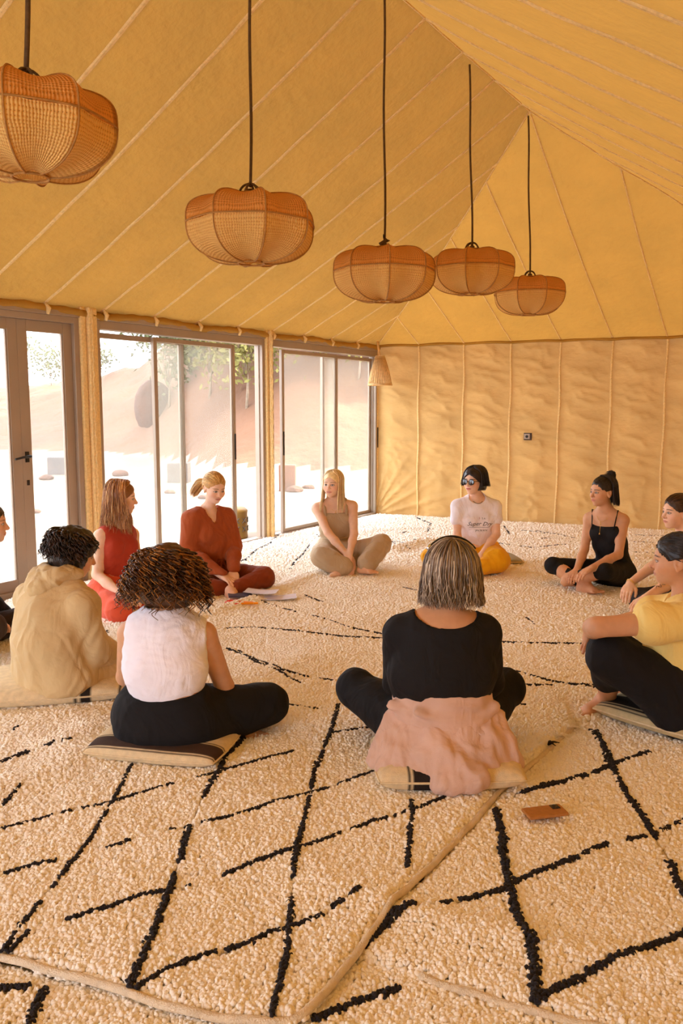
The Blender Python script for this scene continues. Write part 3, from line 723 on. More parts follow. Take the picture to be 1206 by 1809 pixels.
rug('shag rug in the middle of the circle with broken black lines',
    [(385, 1078), (440, 1062), (500, 1040), (540, 1022), (600, 1002), (680, 985), (760, 975), (860, 990), (1000, 1030), (1120, 1090), (1300, 1130), (1590, 1145), (1590, 1250), (1300, 1290), (1010, 1275), (800, 1245), (600, 1248), (395, 1250), (230, 1250), (240, 1090)], .004,
    [([(395, 1112), (450, 1112), (520, 1118), (600, 1126), (680, 1130), (800, 1135), (850, 1134), (930, 1137), (1030, 1140)], 1.1),
     ([(452, 1062), (500, 1078), (560, 1092), (620, 1112), (690, 1125), (760, 1142)], 1.0),
     [(400, 1147), (450, 1165), (500, 1190), (540, 1198), (600, 1205)], ([(870, 1180), (920, 1190), (970, 1205), (1040, 1215)], 1.0), ([(895, 1212), (960, 1212), (1050, 1213)], 1.1),
     [(1030, 1214), (1075, 1224)], [(420, 1150), (470, 1182), (540, 1212)], [(930, 1093), (945, 1105)], [(700, 1037), (735, 1045)], [(535, 1052), (570, 1066)], [(1100, 1180), (1200, 1168)]],
    None)
rug('white shag rug by the windows and behind the circle, brightly lit',
    [(385, 1085), (440, 1068), (500, 1045), (600, 1008), (700, 992), (760, 985), (860, 1000), (1010, 1045), (1120, 1100), (1300, 1140), (1600, 1155), (1560, 964), (1150, 934), (900, 921), (668, 907), (560, 930), (468, 950), (300, 990), (100, 1038), (180, 1100)], -.006,
    [([(513, 1006), (517, 997), (532, 982), (543, 970), (548, 960)], 1.0), [(433, 991), (455, 971), (477, 960), (495, 942)], ([(520, 992), (545, 968)], .8), ([(691, 957), (705, 966), (722, 972)], .9), [(692, 957), (712, 959), (735, 962)],
     [(921, 937), (958, 942), (990, 944)], ([(940, 938), (973, 942), (1013, 950)], .8), [(955, 951), (987, 951)], [(1120, 958), (1206, 962)], ([(1116, 975), (1160, 978), (1206, 975)], .8), [(735, 915), (760, 925), (755, 940)], [(700, 945), (718, 940)],
     [(560, 945), (566, 950)], [(880, 960), (940, 968), (1000, 962)], [(1120, 945), (1206, 950)], [(890, 930), (900, 945)], [(740, 985), (760, 975)], [(400, 1000), (430, 990)]],
    [(12, 14)])

for k, (px, py) in enumerate([(968, 1318), (1002, 1288), (985, 1303)]):       # knotted fringe on the rug edge
    c = G(px, py, .012); c[2] += float(hz(c[None, :2])[0]); rg = np.random.default_rng(k)
    m = MB()
    for q in range(9):
        a = rg.uniform(-.4, 1.6); L_ = rg.uniform(.03, .07); d = V(math.cos(a), math.sin(a) * .6, 0)
        m.tube([c + V(0, 0, .008), c + d * L_ * .5 + V(0, 0, .016), c + d * L_ + V(0, 0, .006)], [.004, .004, .002], 5)
    m.build('tassel', M['wool_black'] if k == 0 else M['wool'], front_rug, smooth=True)

# ------------------------------------------------------------------ bodies: smooth-blended volumes turned into one continuous surface
def cone(a, b, ra, rb, k=.02, ax=None, f=1.0, op='u'):
    return dict(t='c', a=np.array(a, float), b=np.array(b, float), ra=ra, rb=rb, k=k, ax=None if ax is None else nrm(np.array(ax, float)), f=f, op=op)
def ell(c, r, fr=None, k=.02, op='u'):
    'ellipsoid; fr rows are its axes'
    return dict(t='e', c=np.array(c, float), r=np.array(r, float), fr=np.eye(3) if fr is None else np.array(fr, float), k=k, op=op)
def pdist(p, x):
    if p['t'] == 'p': return (x - p['c']) @ p['n']
    if p['t'] == 'c':
        a, b = p['a'], p['b']; q = x - a; ba = b - a
        if p['ax'] is not None:
            s = 1 / p['f'] - 1; q = q + (q @ p['ax'])[..., None] * p['ax'] * s; ba = ba + (ba @ p['ax']) * p['ax'] * s
        t = np.clip((q @ ba) / (ba @ ba + 1e-9), 0, 1)
        return np.linalg.norm(q - t[..., None] * ba, axis=-1) - (p['ra'] + (p['rb'] - p['ra']) * t)
    q = (x - p['c']) @ p['fr'].T; r = p['r']
    k0 = np.linalg.norm(q / r, axis=-1); k1 = np.linalg.norm(q / (r * r), axis=-1)
    return k0 * (k0 - 1) / (k1 + 1e-9)
def pbox(p):
    if p['t'] == 'c':
        m = max(p['ra'], p['rb']) * max(1, p['f']); return np.minimum(p['a'], p['b']) - m, np.maximum(p['a'], p['b']) + m
    e = np.sqrt(((p['fr'] * p['r'][:, None]) ** 2).sum(0)); return p['c'] - e, p['c'] + e
def smin(a, b, k):
    h = np.clip(.5 + .5 * (b - a) / k, 0, 1); return b + (a - b) * h - k * h * (1 - h)
def eval_all(prims, x):
    d = np.full(x.shape[:-1], .3)
    for p in prims:
        q = pdist(p, x)
        d = smin(d, q, p['k']) if p['op'] == 'u' else (-smin(-d, q, p['k']))
    return d
def field(prims, h, pad=.03):
    bs = [pbox(p) for p in prims if p['op'] == 'u' and p['t'] != 'p']; lo = np.min([b[0] for b in bs], 0) - pad; hi = np.max([b[1] for b in bs], 0) + pad
    n = np.ceil((hi - lo) / h).astype(int) + 1; ax = [lo[i] + h * np.arange(n[i]) for i in range(3)]
    F = np.full(n, .3, np.float32)
    for p in prims:
        if p['t'] == 'p':
            x = np.stack(np.meshgrid(*ax, indexing='ij'), -1); F = np.maximum(F, pdist(p, x).astype(np.float32)); continue
        b0, b1 = pbox(p); m = p['k'] + 2.5 * h + .01
        i0 = np.clip(np.floor((b0 - m - lo) / h).astype(int), 0, n); i1 = np.clip(np.ceil((b1 + m - lo) / h).astype(int) + 1, 0, n)
        if (i1 <= i0).any(): continue
        x = np.stack(np.meshgrid(*[ax[i][i0[i]:i1[i]] for i in range(3)], indexing='ij'), -1); sl = tuple(slice(i0[i], i1[i]) for i in range(3))
        d = pdist(p, x)
        F[sl] = smin(F[sl], d, p['k']) if p['op'] == 'u' else -smin(-F[sl], d, p['k'])
    return F, lo, ax
def surface(F, lo, h):
    'surface nets'
    s = F < 0; nx, ny, nz = F.shape
    c = np.zeros((nx - 1, ny - 1, nz - 1), np.int8)
    for dx in (0, 1):
        for dy in (0, 1):
            for dz in (0, 1): c += s[dx:nx - 1 + dx, dy:ny - 1 + dy, dz:nz - 1 + dz]
    cell = (c > 0) & (c < 8); ci = np.argwhere(cell); vid = -np.ones(cell.shape, np.int64); vid[cell] = np.arange(len(ci))
    acc = np.zeros((len(ci), 3)); cnt = np.zeros(len(ci))
    cor = [(a, b, d) for a in (0, 1) for b in (0, 1) for d in (0, 1)]
    for i, A in enumerate(cor):
        for B in cor[i + 1:]:
            if sum(abs(np.subtract(A, B))) != 1: continue
            fa = F[tuple((ci + A).T)]; fb = F[tuple((ci + B).T)]; m = (fa < 0) != (fb < 0)
            t = np.where(m, fa / np.where(m, fa - fb, 1), 0)
            acc[m] += (np.array(A) + t[:, None] * (np.array(B) - np.array(A)))[m]; cnt += m
    v = lo + h * (ci + acc / cnt[:, None]); quads = []
    for ax_ in range(3):
        o1, o2 = [(1, 2), (2, 0), (0, 1)][ax_]
        a = [slice(None)] * 3; b = [slice(None)] * 3; a[ax_] = slice(0, -1); b[ax_] = slice(1, None)
        ch = s[tuple(a)] != s[tuple(b)]; e = np.argwhere(ch)
        e = e[(e[:, o1] > 0) & (e[:, o2] > 0) & (e[:, o1] < F.shape[o1] - 1) & (e[:, o2] < F.shape[o2] - 1)]
        u1 = np.zeros(3, int); u1[o1] = 1; u2 = np.zeros(3, int); u2[o2] = 1
        q = np.stack([vid[tuple((e - u1 - u2).T)], vid[tuple((e - u2).T)], vid[tuple(e.T)], vid[tuple((e - u1).T)]], 1)
        fl = s[tuple(e.T)]; q[~fl] = q[~fl][:, ::-1]; quads.append(q)
    return v, np.concatenate(quads)
def relax(v, q, it=2, lam=.5):
    for _ in range(it):
        acc = np.zeros_like(v); cnt = np.zeros(len(v))
        for i in range(4):
            for j in (1, 3):
                np.add.at(acc, q[:, i], v[q[:, (i + j) % 4]]); np.add.at(cnt, q[:, i], 1)
        v = v + lam * (acc / cnt[:, None] - v)
    return v
def refine(v, q, sel):
    'split each selected quad in four; neighbours become triangles, so the surface stays closed'
    qs = q[sel]; rest = q[~sel]
    ed = np.concatenate([np.sort(np.stack([qs[:, i], qs[:, (i + 1) % 4]], 1), 1) for i in range(4)])
    u, inv = np.unique(ed, axis=0, return_inverse=True); n = len(v); mid = (v[u[:, 0]] + v[u[:, 1]]) / 2; cen = v[qs].mean(1); m = len(qs)
    e = [n + inv.ravel()[i * m:(i + 1) * m] for i in range(4)]; c = n + len(u) + np.arange(m)
    sub = np.concatenate([np.stack([qs[:, i], e[i], c, e[i - 1]], 1) for i in range(4)])
    key = {(int(a), int(b)): n + k for k, (a, b) in enumerate(u)}
    touch = np.isin(rest, u.ravel()).sum(1) >= 2; out = []; plain = rest[~touch]
    for r in rest[touch]:
        ring = []
        for i in range(4):
            ring.append(int(r[i])); a, b = int(r[i]), int(r[(i + 1) % 4]); k = key.get((min(a, b), max(a, b)))
            if k is not None: ring.append(k)
        out.append(ring)
    return np.concatenate([v, mid, cen]), sub, plain, out
def poly_mesh(name, v, quads, extra, col=None):
    me = bpy.data.meshes.new(name); ln = [4] * len(quads) + [len(r) for r in extra]
    flat = np.concatenate([quads.ravel(), np.array([i for r in extra for i in r], np.int64)]) if extra else quads.ravel()
    me.vertices.add(len(v)); me.vertices.foreach_set('co', v.astype(np.float32).ravel()); me.loops.add(len(flat)); me.loops.foreach_set('vertex_index', flat.astype(np.int32))
    st = np.r_[0, np.cumsum(ln)[:-1]].astype(np.int32); me.polygons.add(len(ln)); me.polygons.foreach_set('loop_start', st); me.polygons.foreach_set('use_smooth', np.ones(len(ln), bool)); me.update(calc_edges=True); me.validate()
    if col is not None:
        a = me.color_attributes.new('Col', 'FLOAT_COLOR', 'POINT'); c = np.ones((len(v), 4), np.float32); c[:, :3] = col; a.data.foreach_set('color', c.ravel())
    return me
def grad(prims, x, e=.0008):
    g = np.stack([eval_all(prims, x + e * np.eye(3)[i]) - eval_all(prims, x - e * np.eye(3)[i]) for i in range(3)], -1); return g / (np.linalg.norm(g, axis=-1, keepdims=True) + 1e-9)
def vnormals(v, q):
    a = np.cross(v[q[:, 2]] - v[q[:, 0]], v[q[:, 3]] - v[q[:, 1]]); n = np.zeros_like(v)
    for i in range(4): np.add.at(n, q[:, i], a)
    return n / (np.linalg.norm(n, axis=1, keepdims=True) + 1e-12)

def srgb(r, g, b):
    f = lambda c: ((c / 255 + .055) / 1.055) ** 2.4 if c > 10 else c / 255 / 12.92
    return (f(r), f(g), f(b))
M['skin'] = mat('skin', (1, 1, 1), .55, .05, 30, .12, 400, attr=True, spec=.35, dist=.002)
_sb = M['skin'].node_tree.nodes['Principled BSDF']; _sb.inputs['Subsurface Weight'].default_value = .12; _sb.inputs['Subsurface Radius'].default_value = (.02, .007, .004); _sb.inputs['Subsurface Scale'].default_value = .6
M['hair'] = mat('hair', (1, 1, 1), .42, .12, 60, attr=True, spec=.5)
def cloth_mat(name, c, wv=500, bump=.35, rough=.9, sheen=.12, var=.06, fold=.38): sheen = 0 if max(c) < .05 else sheen; return mat(name, c, rough, var, 6, bump, wv, sheen=sheen, dist=.002, fold=fold)

def hand_prims(w, tip, pn, side, curl=.5, s=1.0, spread=.0):
    'palm, four fingers and a thumb; side = direction the thumb leaves the palm'
    d = nrm(tip - w); pn = nrm(pn - (pn @ d) * d); lat = nrm(side - (side @ d) * d - (side @ pn) * pn); P_ = []
    P_.append(cone(w, w + d * .03 * s, .024 * s, .027 * s, .015, pn, .65)); P_.append(ell(w + d * .052 * s, (.038 * s, .043 * s, .0155 * s), np.stack([lat, d, pn]), .012))
    L = [.072, .080, .074, .058]; off = [.030, .010, -.010, -.028]; bk = [.083, .088, .084, .075]
    for i in range(4):
        b = w + d * bk[i] * s + lat * off[i] * s * 1.02; dd = nrm(d + lat * off[i] * spread * 20); P_.append(cone(w + d * .04 * s + lat * off[i] * .7 * s, b, .013 * s, .0105 * s, .008))
        a = 0; p = b
        for j, fr in enumerate((.45, .32, .23)):
            a += curl * (.5, .75, .55)[j]; q = p + s * L[i] * fr * (dd * math.cos(a) + pn * math.sin(a)); P_.append(cone(p, q, (.0092, .0085, .0078)[j] * s, (.0086, .0078, .0068)[j] * s, .0035)); p = q
    t0 = w + d * .022 * s + lat * .020 * s; t1 = t0 + s * .040 * nrm(lat * .75 + d * .65 + pn * .2); t2 = t1 + s * .032 * nrm(lat * .25 + d * .95 + pn * .25); t3 = t2 + s * .024 * nrm(d + pn * .35)
    P_ += [cone(t0, t1, .0155 * s, .012 * s, .010), cone(t1, t2, .0115 * s, .0095 * s, .004), cone(t2, t3, .0095 * s, .0075 * s, .004)]
    return P_
def foot_prims(a, t, up, s=1.0):
    'a ankle, t toe tip; up = instep direction'
    d = nrm(t - a); up = nrm(up - (up @ d) * d); lat = np.cross(d, up); L = np.linalg.norm(t - a); P_ = []
    heel = a - up * .042 * s - d * .03 * s; ball = a + d * (L - .055 * s) - up * .03 * s
    P_ += [cone(a, heel, .036 * s, .030 * s, .02), cone(heel, ball, .029 * s, .024 * s, .02, lat, 1.35), cone(a + d * .01, ball + up * .008, .032 * s, .016 * s, .03, lat, 1.3)]
    for i in range(5):
        o = (i - 2) * .0165 * s; r = (.0125, .0095, .009, .0085, .008)[i] * s; b = ball + lat * (o * 1.05) + d * .01; P_.append(cone(b, ball + lat * o * 1.25 + d * (.055 - .007 * i) * s, r * 1.15, r, .006))
    return P_
def head_prims(c, f, u, s=1.0, male=False, ears=True):
    'c: point between the eyes, half way through the head'
    f = nrm(f); u = nrm(u - (u @ f) * f); r = np.cross(f, u); fr = np.stack([r, f, u]); Q = lambda x, y, z: c + s * (r * x + f * y + u * z)
    E = lambda x, y, z, a, b, d, k=.015, op='u': ell(Q(x, y, z), np.array([a, b, d]) * s, fr, k, op)
    j = 1.06 if male else 1
    P_ = [E(0, -.012, .035, .074, .092, .078), E(0, .020, .010, .066, .066, .085, .02), E(0, .030, -.050, .050 * j, .052, .052 * j, .03), E(0, .060, -.088, .020 * j, .018, .016, .025),
          E(0, .028, -.02, .062, .052, .055, .02), E(.034, .058, -.026, .026, .022, .024, .02), E(-.034, .058, -.026, .026, .022, .024, .02),
          E(.0, .072, .022, .045, .012, .012, .018), E(.031, .089, .003, .016, .012, .010, .008, 's'), E(-.031, .089, .003, .016, .012, .010, .008, 's'),
          E(.030, .0735, .001, .0135, .0125, .0125, .003), E(-.030, .0735, .001, .0135, .0125, .0125, .003),
          E(.030, .0775, .009, .016, .0085, .0045, .004), E(-.030, .0775, .009, .016, .0085, .0045, .004),
          cone(Q(0, .078, .012), Q(0, .101, -.026), .0085 * s, .0115 * s, .010), E(.012, .088, -.031, .008, .010, .007, .005), E(-.012, .088, -.031, .008, .010, .007, .005), E(0, .096, -.031, .0085, .008, .006, .004),
          E(0, .082, -.053, .024, .011, .0055, .005), E(0, .080, -.063, .021, .011, .0068, .005), E(0, .088, -.0575, .026, .010, .0012, .002, 's'), E(0, .070, -.056, .032, .016, .022, .012)]
    if ears:
        for q in (1, -1):
            P_ += [E(q * .073, -.008, -.004, .009, .020, .031, .006), E(q * .079, -.003, .002, .006, .010, .016, .004, 's'), E(q * .074, -.002, -.030, .007, .009, .010, .005)]
    return P_
def head_paint(x, c, f, u, s, base, lips=(.62, .22, .18), brow=(.12, .06, .03), iris=(.06, .035, .02), closed=False, blush=True):
    f = nrm(f); u = nrm(u - (u @ f) * f); r = np.cross(f, u); q = (x - c) / s; X, Y, Z = q @ r, q @ f, q @ u
    col = np.tile(np.array(base, float), (len(x), 1)); near = (np.abs(X) < .11) & (Y > -.12) & (np.abs(Z) < .14)
    def mixin(m, cc, a=1.0):
        m = np.clip(m, 0, 1)[:, None] * a * (near & (Y > .03))[:, None]; col[:] = col * (1 - m) + np.array(cc) * m
    sm = lambda d, w: np.clip(.5 - d / w, 0, 1)
    if blush: mixin(sm(np.hypot((np.abs(X) - .038) / .024, (Z + .028) / .022) - 1, .8), np.array(base) * (1.04, .78, .74), .4)
    mixin(sm(np.hypot(X / .014, (Z + .03) / .012) - 1, .6), np.array(base) * (1.0, .78, .74), .5)
    arc = .018 + .06 * (.032 - np.abs(np.abs(X) - .034)) - .0025; dz = np.abs(Z - (.0235 - 6 * (np.abs(X) - .031) ** 2)); mixin(sm(np.maximum(dz / .0034, np.abs(np.abs(X) - .032) / .019) - 1, .5), brow, .85)
    ex = np.abs(X) - .030; ez = Z - .0015
    lid = np.maximum(np.hypot(ex / .0150, ez / (.0062 if not closed else .002)) - 1, 0)
    mixin(sm(np.hypot(ex / .0175, (ez - .001) / .0095) - 1, .4), np.array(base) * .45, .6); mixin(sm(np.hypot(ex / .0155, ez / .0072) - 1, .2), (.05, .025, .015), .9)
    if not closed:
        mixin(sm(np.hypot(ex / .0128, (ez + .0006) / .0048) - 1, .3), (.62, .55, .50)); mixin(sm(np.hypot(ex / .0055, ez / .0055) - 1, .3), iris)
    mixin(sm(np.hypot(X / .0245, (Z + .058) / .0095) - 1, .35), lips, .85); mixin(sm(np.maximum(np.abs(X) / .021, np.abs(Z + .0575) / .0012) - 1, .8), np.array(lips) * .3, .8)
    mixin(sm(np.hypot((np.abs(X) - .0075) / .004, (Z + .037) / .0025) - 1, .5), np.array(base) * .25, .8)
    return col

class Person:
    def __init__(s, J, sc_=1.0, base=(.62, .36, .24), male=False, torso=(1.0, 1.0), limb=1.0, bust=.8, h=.0080, detail=2):
        s.J = {k: np.array(v, float) for k, v in J.items()}; s.s = sc_; s.base = base; s.detail = detail; s.male = male; s.h = h; J = s.J; k_ = sc_
        tw, td = torso; lp = nrm(J['hR'] - J['hL']); lc = nrm(J['sR'] - J['sL'])
        up = nrm(J['nck'] - J['wst']); fw = nrm(np.cross(up, lc)); s.fw = fw; s.lc = lc; s.lp = lp; s.up = up
        fw = fw if fw @ J['hf'] > -.2 or True else -fw
        s.T = T = {}
        T['pelvis'] = [cone(J['pel'], J['pel'] * .45 + J['wst'] * .55, .115 * td * k_, .098 * td * k_, .04, lp, 1.38 * tw)] + [ell(J[h_] + V(0, 0, -.005), (.105 * tw * k_, .105 * td * k_, .098 * k_), None, .05) for h_ in ('hL', 'hR')]
        T['waist'] = [cone(J['pel'] * .3 + J['wst'] * .7, J['wst'] * .55 + J['chs'] * .45, .094 * td * k_, .098 * td * k_, .05, lc, 1.32 * tw)]
        T['chest'] = [cone(J['wst'] * .5 + J['chs'] * .5, J['chs'] * .45 + J['nck'] * .55, .102 * td * k_, .088 * td * k_, .05, lc, 1.40 * tw)]
        if bust and not male:
            bc = J['chs'] * .8 + J['nck'] * .2 - up * .02; T['bust'] = [ell(bc + fw * .062 * td * k_ + lc * q * .072 * k_ * tw, (.062 * bust ** .5 * k_, .052 * bust * k_, .058 * bust ** .5 * k_), np.stack([lc, fw, up]), .035) for q in (1, -1)]
        else: T['bust'] = []
        nb = J['nck']; s.hb = J['hed'] - nrm(J['hu']) * .065 * k_ - nrm(J['hf']) * .018 * k_
        sh = .050 * (1.12 if male else 1) * k_
        T['shoulder'] = [cone(J[q] * .93 + nb * .07, J[q] * .35 + nb * .65 - up * .035, sh, .052 * k_, .035) for q in ('sL', 'sR')]
        T['trap'] = [cone(nb + up * .015, J[q] * .62 + nb * .38 + up * .012, .046 * k_, .034 * k_, .035) for q in ('sL', 'sR')]
        T['neck'] = [cone(nb - up * .02, s.hb, (.050 if male else .044) * k_, (.050 if male else .043) * k_, .022)]
        for q in 'LR':
            T['ua' + q] = [cone(J['s' + q], J['e' + q], .044 * k_ * limb, .036 * k_ * limb, .025)]
            T['fa' + q] = [cone(J['e' + q], J['e' + q] * .6 + J['w' + q] * .4, .036 * k_ * limb, .037 * k_ * limb, .015), cone(J['e' + q] * .6 + J['w' + q] * .4, J['w' + q], .037 * k_ * limb, .0245 * k_, .015)]
            T['th' + q] = [cone(J['h' + q], J['k' + q], .090 * k_ * limb, .058 * k_ * limb, .035)]
            T['kn' + q] = [ell(J['k' + q], np.ones(3) * .058 * k_ * limb, None, .025)]
            T['sh' + q] = [cone(J['k' + q], J['k' + q] * .65 + J['a' + q] * .35, .054 * k_ * limb, .056 * k_ * limb, .02), cone(J['k' + q] * .65 + J['a' + q] * .35, J['a' + q], .056 * k_ * limb, .034 * k_, .02)]
            T['ft' + q] = foot_prims(J['a' + q], J['t' + q], J.get('up' + q, V(0, 0, 1)), k_)
            T['hd' + q] = hand_prims(J['w' + q], J['f' + q], J.get('pn' + q, V(0, 0, -1)), J.get('th' + q, lc * (-1 if q == 'R' else 1)), float(J.get('cu' + q, .5)), k_)
        T['head'] = head_prims(J['hed'], J['hf'], J['hu'], k_, male)
    def body(s, parent, skip=()):
        order = ['pelvis', 'waist', 'chest', 'bust', 'shoulder', 'trap', 'thL', 'thR', 'knL', 'knR', 'shL', 'shR', 'ftL', 'ftR', 'uaL', 'uaR', 'faL', 'faR', 'neck', 'head', 'hdL', 'hdR']
        pr = [p for t in order if t not in skip for p in s.T[t]]
        F, lo, ax = field(pr, s.h); v, q = surface(F, lo, s.h)
        v = relax(v, q, 1, .35); hp = s.T['head']; J = s.J; extra = []
        # finer skin on the head and the hands, drawn onto the exact volume
        nm = [s.T[t] for t in ('head', 'neck', 'trap')]; hpr = [p for t in nm for p in t]
        def near(vv, c, r): return np.linalg.norm(vv - c, axis=-1) < r
        for lev in range(s.detail):
            cen = v[q].mean(1); f_ = nrm(J['hf']); u_ = nrm(J['hu'])
            if lev == 0:
                sel = near(cen, J['hed'], .135 * s.s)
                for w_ in 'LR': sel |= near(cen, J['w' + w_] * .4 + J['f' + w_] * .6, .11 * s.s)
            else:
                sel = near(cen, J['hed'] + f_ * .05 - u_ * .02, .085 * s.s) & (((cen - J['hed']) @ f_) > .02)
            if sel.sum() < 4: break
            n0 = len(v); v, sub, plain, ex = refine(v, q, sel); q = np.concatenate([sub, plain])
            extra = [r for r in extra] + ex
            idx = np.unique(sub)
            x = v[idx]; hm = near(x, J['hed'], .142 * s.s)
            if hm.any():
                xx = x[hm]
                for _ in range(3): xx = xx - .9 * eval_all(hpr, xx)[:, None] * grad(hpr, xx)
                bad = np.linalg.norm(xx - x[hm], axis=1) > .012; xx[bad] = x[hm][bad]; x[hm] = xx
            if lev == 0:
                for w_ in 'LR':
                    am = near(x, J['w' + w_] * .4 + J['f' + w_] * .6, .11 * s.s) & ~hm
                    if am.any():
                        loc = [p for t in ('hdL', 'hdR', 'faL', 'faR') for p in s.T[t] if t not in skip]; x0 = x[am]; xx = x0.copy()
                        for _ in range(2): xx = xx - .8 * eval_all(loc, xx)[:, None] * grad(loc, xx)
                        bad = np.linalg.norm(xx - x0, axis=1) > .006; xx[bad] = x0[bad]; x[am] = xx
            v[idx] = x
        col = head_paint(v, J['hed'], J['hf'], J['hu'], s.s, s.base, **getattr(s, 'paint', {}))
        # knuckles, elbows and feet are a little redder
        for kx, rr in (('eL', .05), ('eR', .05), ('aL', .12), ('aR', .12), ('fL', .07), ('fR', .07)):
            w_ = np.clip(1 - np.linalg.norm(v - J[kx], axis=1) / rr, 0, 1)[:, None] * .35; col = col * (1 - w_) + col * V(1.02, .86, .82) * w_
        # extra rings from level 0 may have been split again: keep only those whose edges still exist
        return link('body', poly_mesh('body', v, q, extra, col), M['skin'], parent)
    def part(s, spec, infl):
        'inflated copies of body volumes: spec is tag or (tag, t0, t1)'
        out = []
        tg = spec if isinstance(spec, str) else spec[0]
        for p in s.T[tg]:
            q = dict(p)
            if p['t'] == 'c': q['ra'] = p['ra'] + infl; q['rb'] = p['rb'] + infl
            else: q['r'] = p['r'] + infl
            out.append(q)
        if not isinstance(spec, str):
            t0, t1 = spec[1], spec[2]; a = out[0]['a']; b = out[-1]['b']; ra = out[0]['ra']; rb = out[-1]['rb']; g = spec[3] if len(spec) > 3 else 0
            out = [cone(a + (b - a) * t0, a + (b - a) * t1, ra + (rb - ra) * t0, ra + (rb - ra) * t1 + g, .012)]
            out[0]['cap'] = True
        return out
    def garment(s, name, parent, m_, specs, infl=.008, clips=(), cuts=(), extra=(), h=None, wr=.004, wf=16, seed=1, k=None, label=None, stretch=(1, 1, 1), caps=(), rx=1):
        pr = []
        for sp in specs: pr += [sp] if isinstance(sp, dict) else s.part(sp, infl)
        pr += list(extra)
        if k:
            for p in pr:
                if p['t'] != 'p': p['k'] = k
        h = (h or s.h) * 1.12; F, lo, ax = field(pr, h)
        x = np.stack(np.meshgrid(*ax, indexing='ij'), -1)
        for (c, n) in clips: F = np.maximum(F, ((x - c) @ nrm(np.array(n, float))).astype(np.float32))        # keep the side opposite to n
        for p in cuts: F = np.maximum(F, -pdist(p, x).astype(np.float32))
        v, q = surface(F, lo, h); v = relax(v, q, rx, .4); n = vnormals(v, q)
        st = np.array(stretch, float)
        w1 = (1 - np.abs(wav(v * st, seed, wf, 3))) ** 2; w2 = wav(v * st, seed + 7, wf * .45, 2)
        w3 = np.abs(wav(v * st + .3 * v[:, ::-1], seed + 13, wf * .8, 2)) ** .6
        v = v + n * (1.5 * wr * (w1 - .45) + wr * 1.1 * w2 + wr * 1.3 * (w3 - .5))[:, None]
        o = link(name, poly_mesh(name, v, q, []), m_, parent)
        if label: o['label'] = label
        return o

# ------------------------------------------------------------------ hair
def strands(P3, r0, r1, cols, sides=3):
    'P3 (N,S,3) polylines -> tapered tubes'
    N_, S_, _ = P3.shape; d = np.gradient(P3, axis=1); d /= np.linalg.norm(d, axis=2, keepdims=True) + 1e-9
    ref = np.array([.31, .2, .93]); a = np.cross(d, ref); a /= np.linalg.norm(a, axis=2, keepdims=True) + 1e-9; b = np.cross(d, a)
    t = np.linspace(0, 1, S_)[None, :, None]; rr = (r0 * (1 - t ** 2.2) + r1 * t ** 2.2) * np.minimum(1, .35 + t * 8)
    if np.ndim(r0) > 0: rr = (np.asarray(r0)[:, None, None] * (1 - t ** 2.2) + r1 * t ** 2.2) * np.minimum(1, .35 + t * 8)
    v = np.stack([P3 + rr * (a * math.cos(2 * math.pi * j / sides) + b * math.sin(2 * math.pi * j / sides)) for j in range(sides)], 2)
    idx = np.arange(N_ * S_ * sides).reshape(N_, S_, sides); f = []
    for j in range(sides):
        k = (j + 1) % sides; f.append(np.stack([idx[:, :-1, j], idx[:, :-1, k], idx[:, 1:, k], idx[:, 1:, j]], -1).reshape(-1, 4))
    c = np.repeat(np.asarray(cols)[:, None, :], S_ * sides, 1).reshape(-1, 3)
    return v.reshape(-1, 3), np.concatenate(f), c
def hair_frame(p):
    f = nrm(p.J['hf']); u = nrm(p.J['hu'] - (p.J['hu'] @ f) * f); return f, u, np.cross(f, u), p.J['hed'], p.s
def hair_mesh(name, parent, bits, label=None):
    v = []; f = []; c = []; n = 0
    for a, b, cc in bits: v.append(a); f.append(b + n); c.append(cc); n += len(a)
    o = link(name, fast_mesh(name, np.concatenate(v), np.concatenate(f), True, np.concatenate(c)), M['hair'], parent)
    if label: o['label'] = label
    return o
def cap_bit(p, col, grow=.008, face=.02, low=-.03, extra=(), seed=3, bump=.003, brow=.062, h=.006, ear=False):
    'solid under-layer of the hair, cut back from the face'
    f, u, r, c, s = hair_frame(p); fr = np.stack([r, f, u]); Q = lambda x, y, z: c + s * (r * x + f * y + u * z)
    pr = [ell(Q(0, -.014, .036), (V(.074, .092, .078) + grow) * s, fr, .02), ell(Q(0, -.02, .0), (V(.070, .078, .075) + grow) * s, fr, .02)] + list(extra)
    F, lo, ax = field(pr, h * s); x = np.stack(np.meshgrid(*ax, indexing='ij'), -1); q = (x - c) / s; X, Y, Z = q @ r, q @ f, q @ u
    # face opening: forward of the ears and under the hairline
    line = brow - .25 * np.abs(X) - 8 * X * X; cut = np.minimum(Y - face, line - Z)
    if ear: cut = np.maximum(cut, np.minimum(Y + .034, .016 - .25 * (Y + .01) - Z))
    F = np.maximum(F, (cut * s).astype(np.float32)); F = np.maximum(F, ((low - Z) * s).astype(np.float32)) if low is not None else F
    v, fq = surface(F, lo, h * s); v = relax(v, fq, 1, .4); n = vnormals(v, fq); v = v + n * (bump * wav(v, seed, 90, 3))[:, None]
    return v, fq, np.tile(np.array(col, float), (len(v), 1)) * (1 + .15 * wav(v, seed, 60, 2))[:, None]
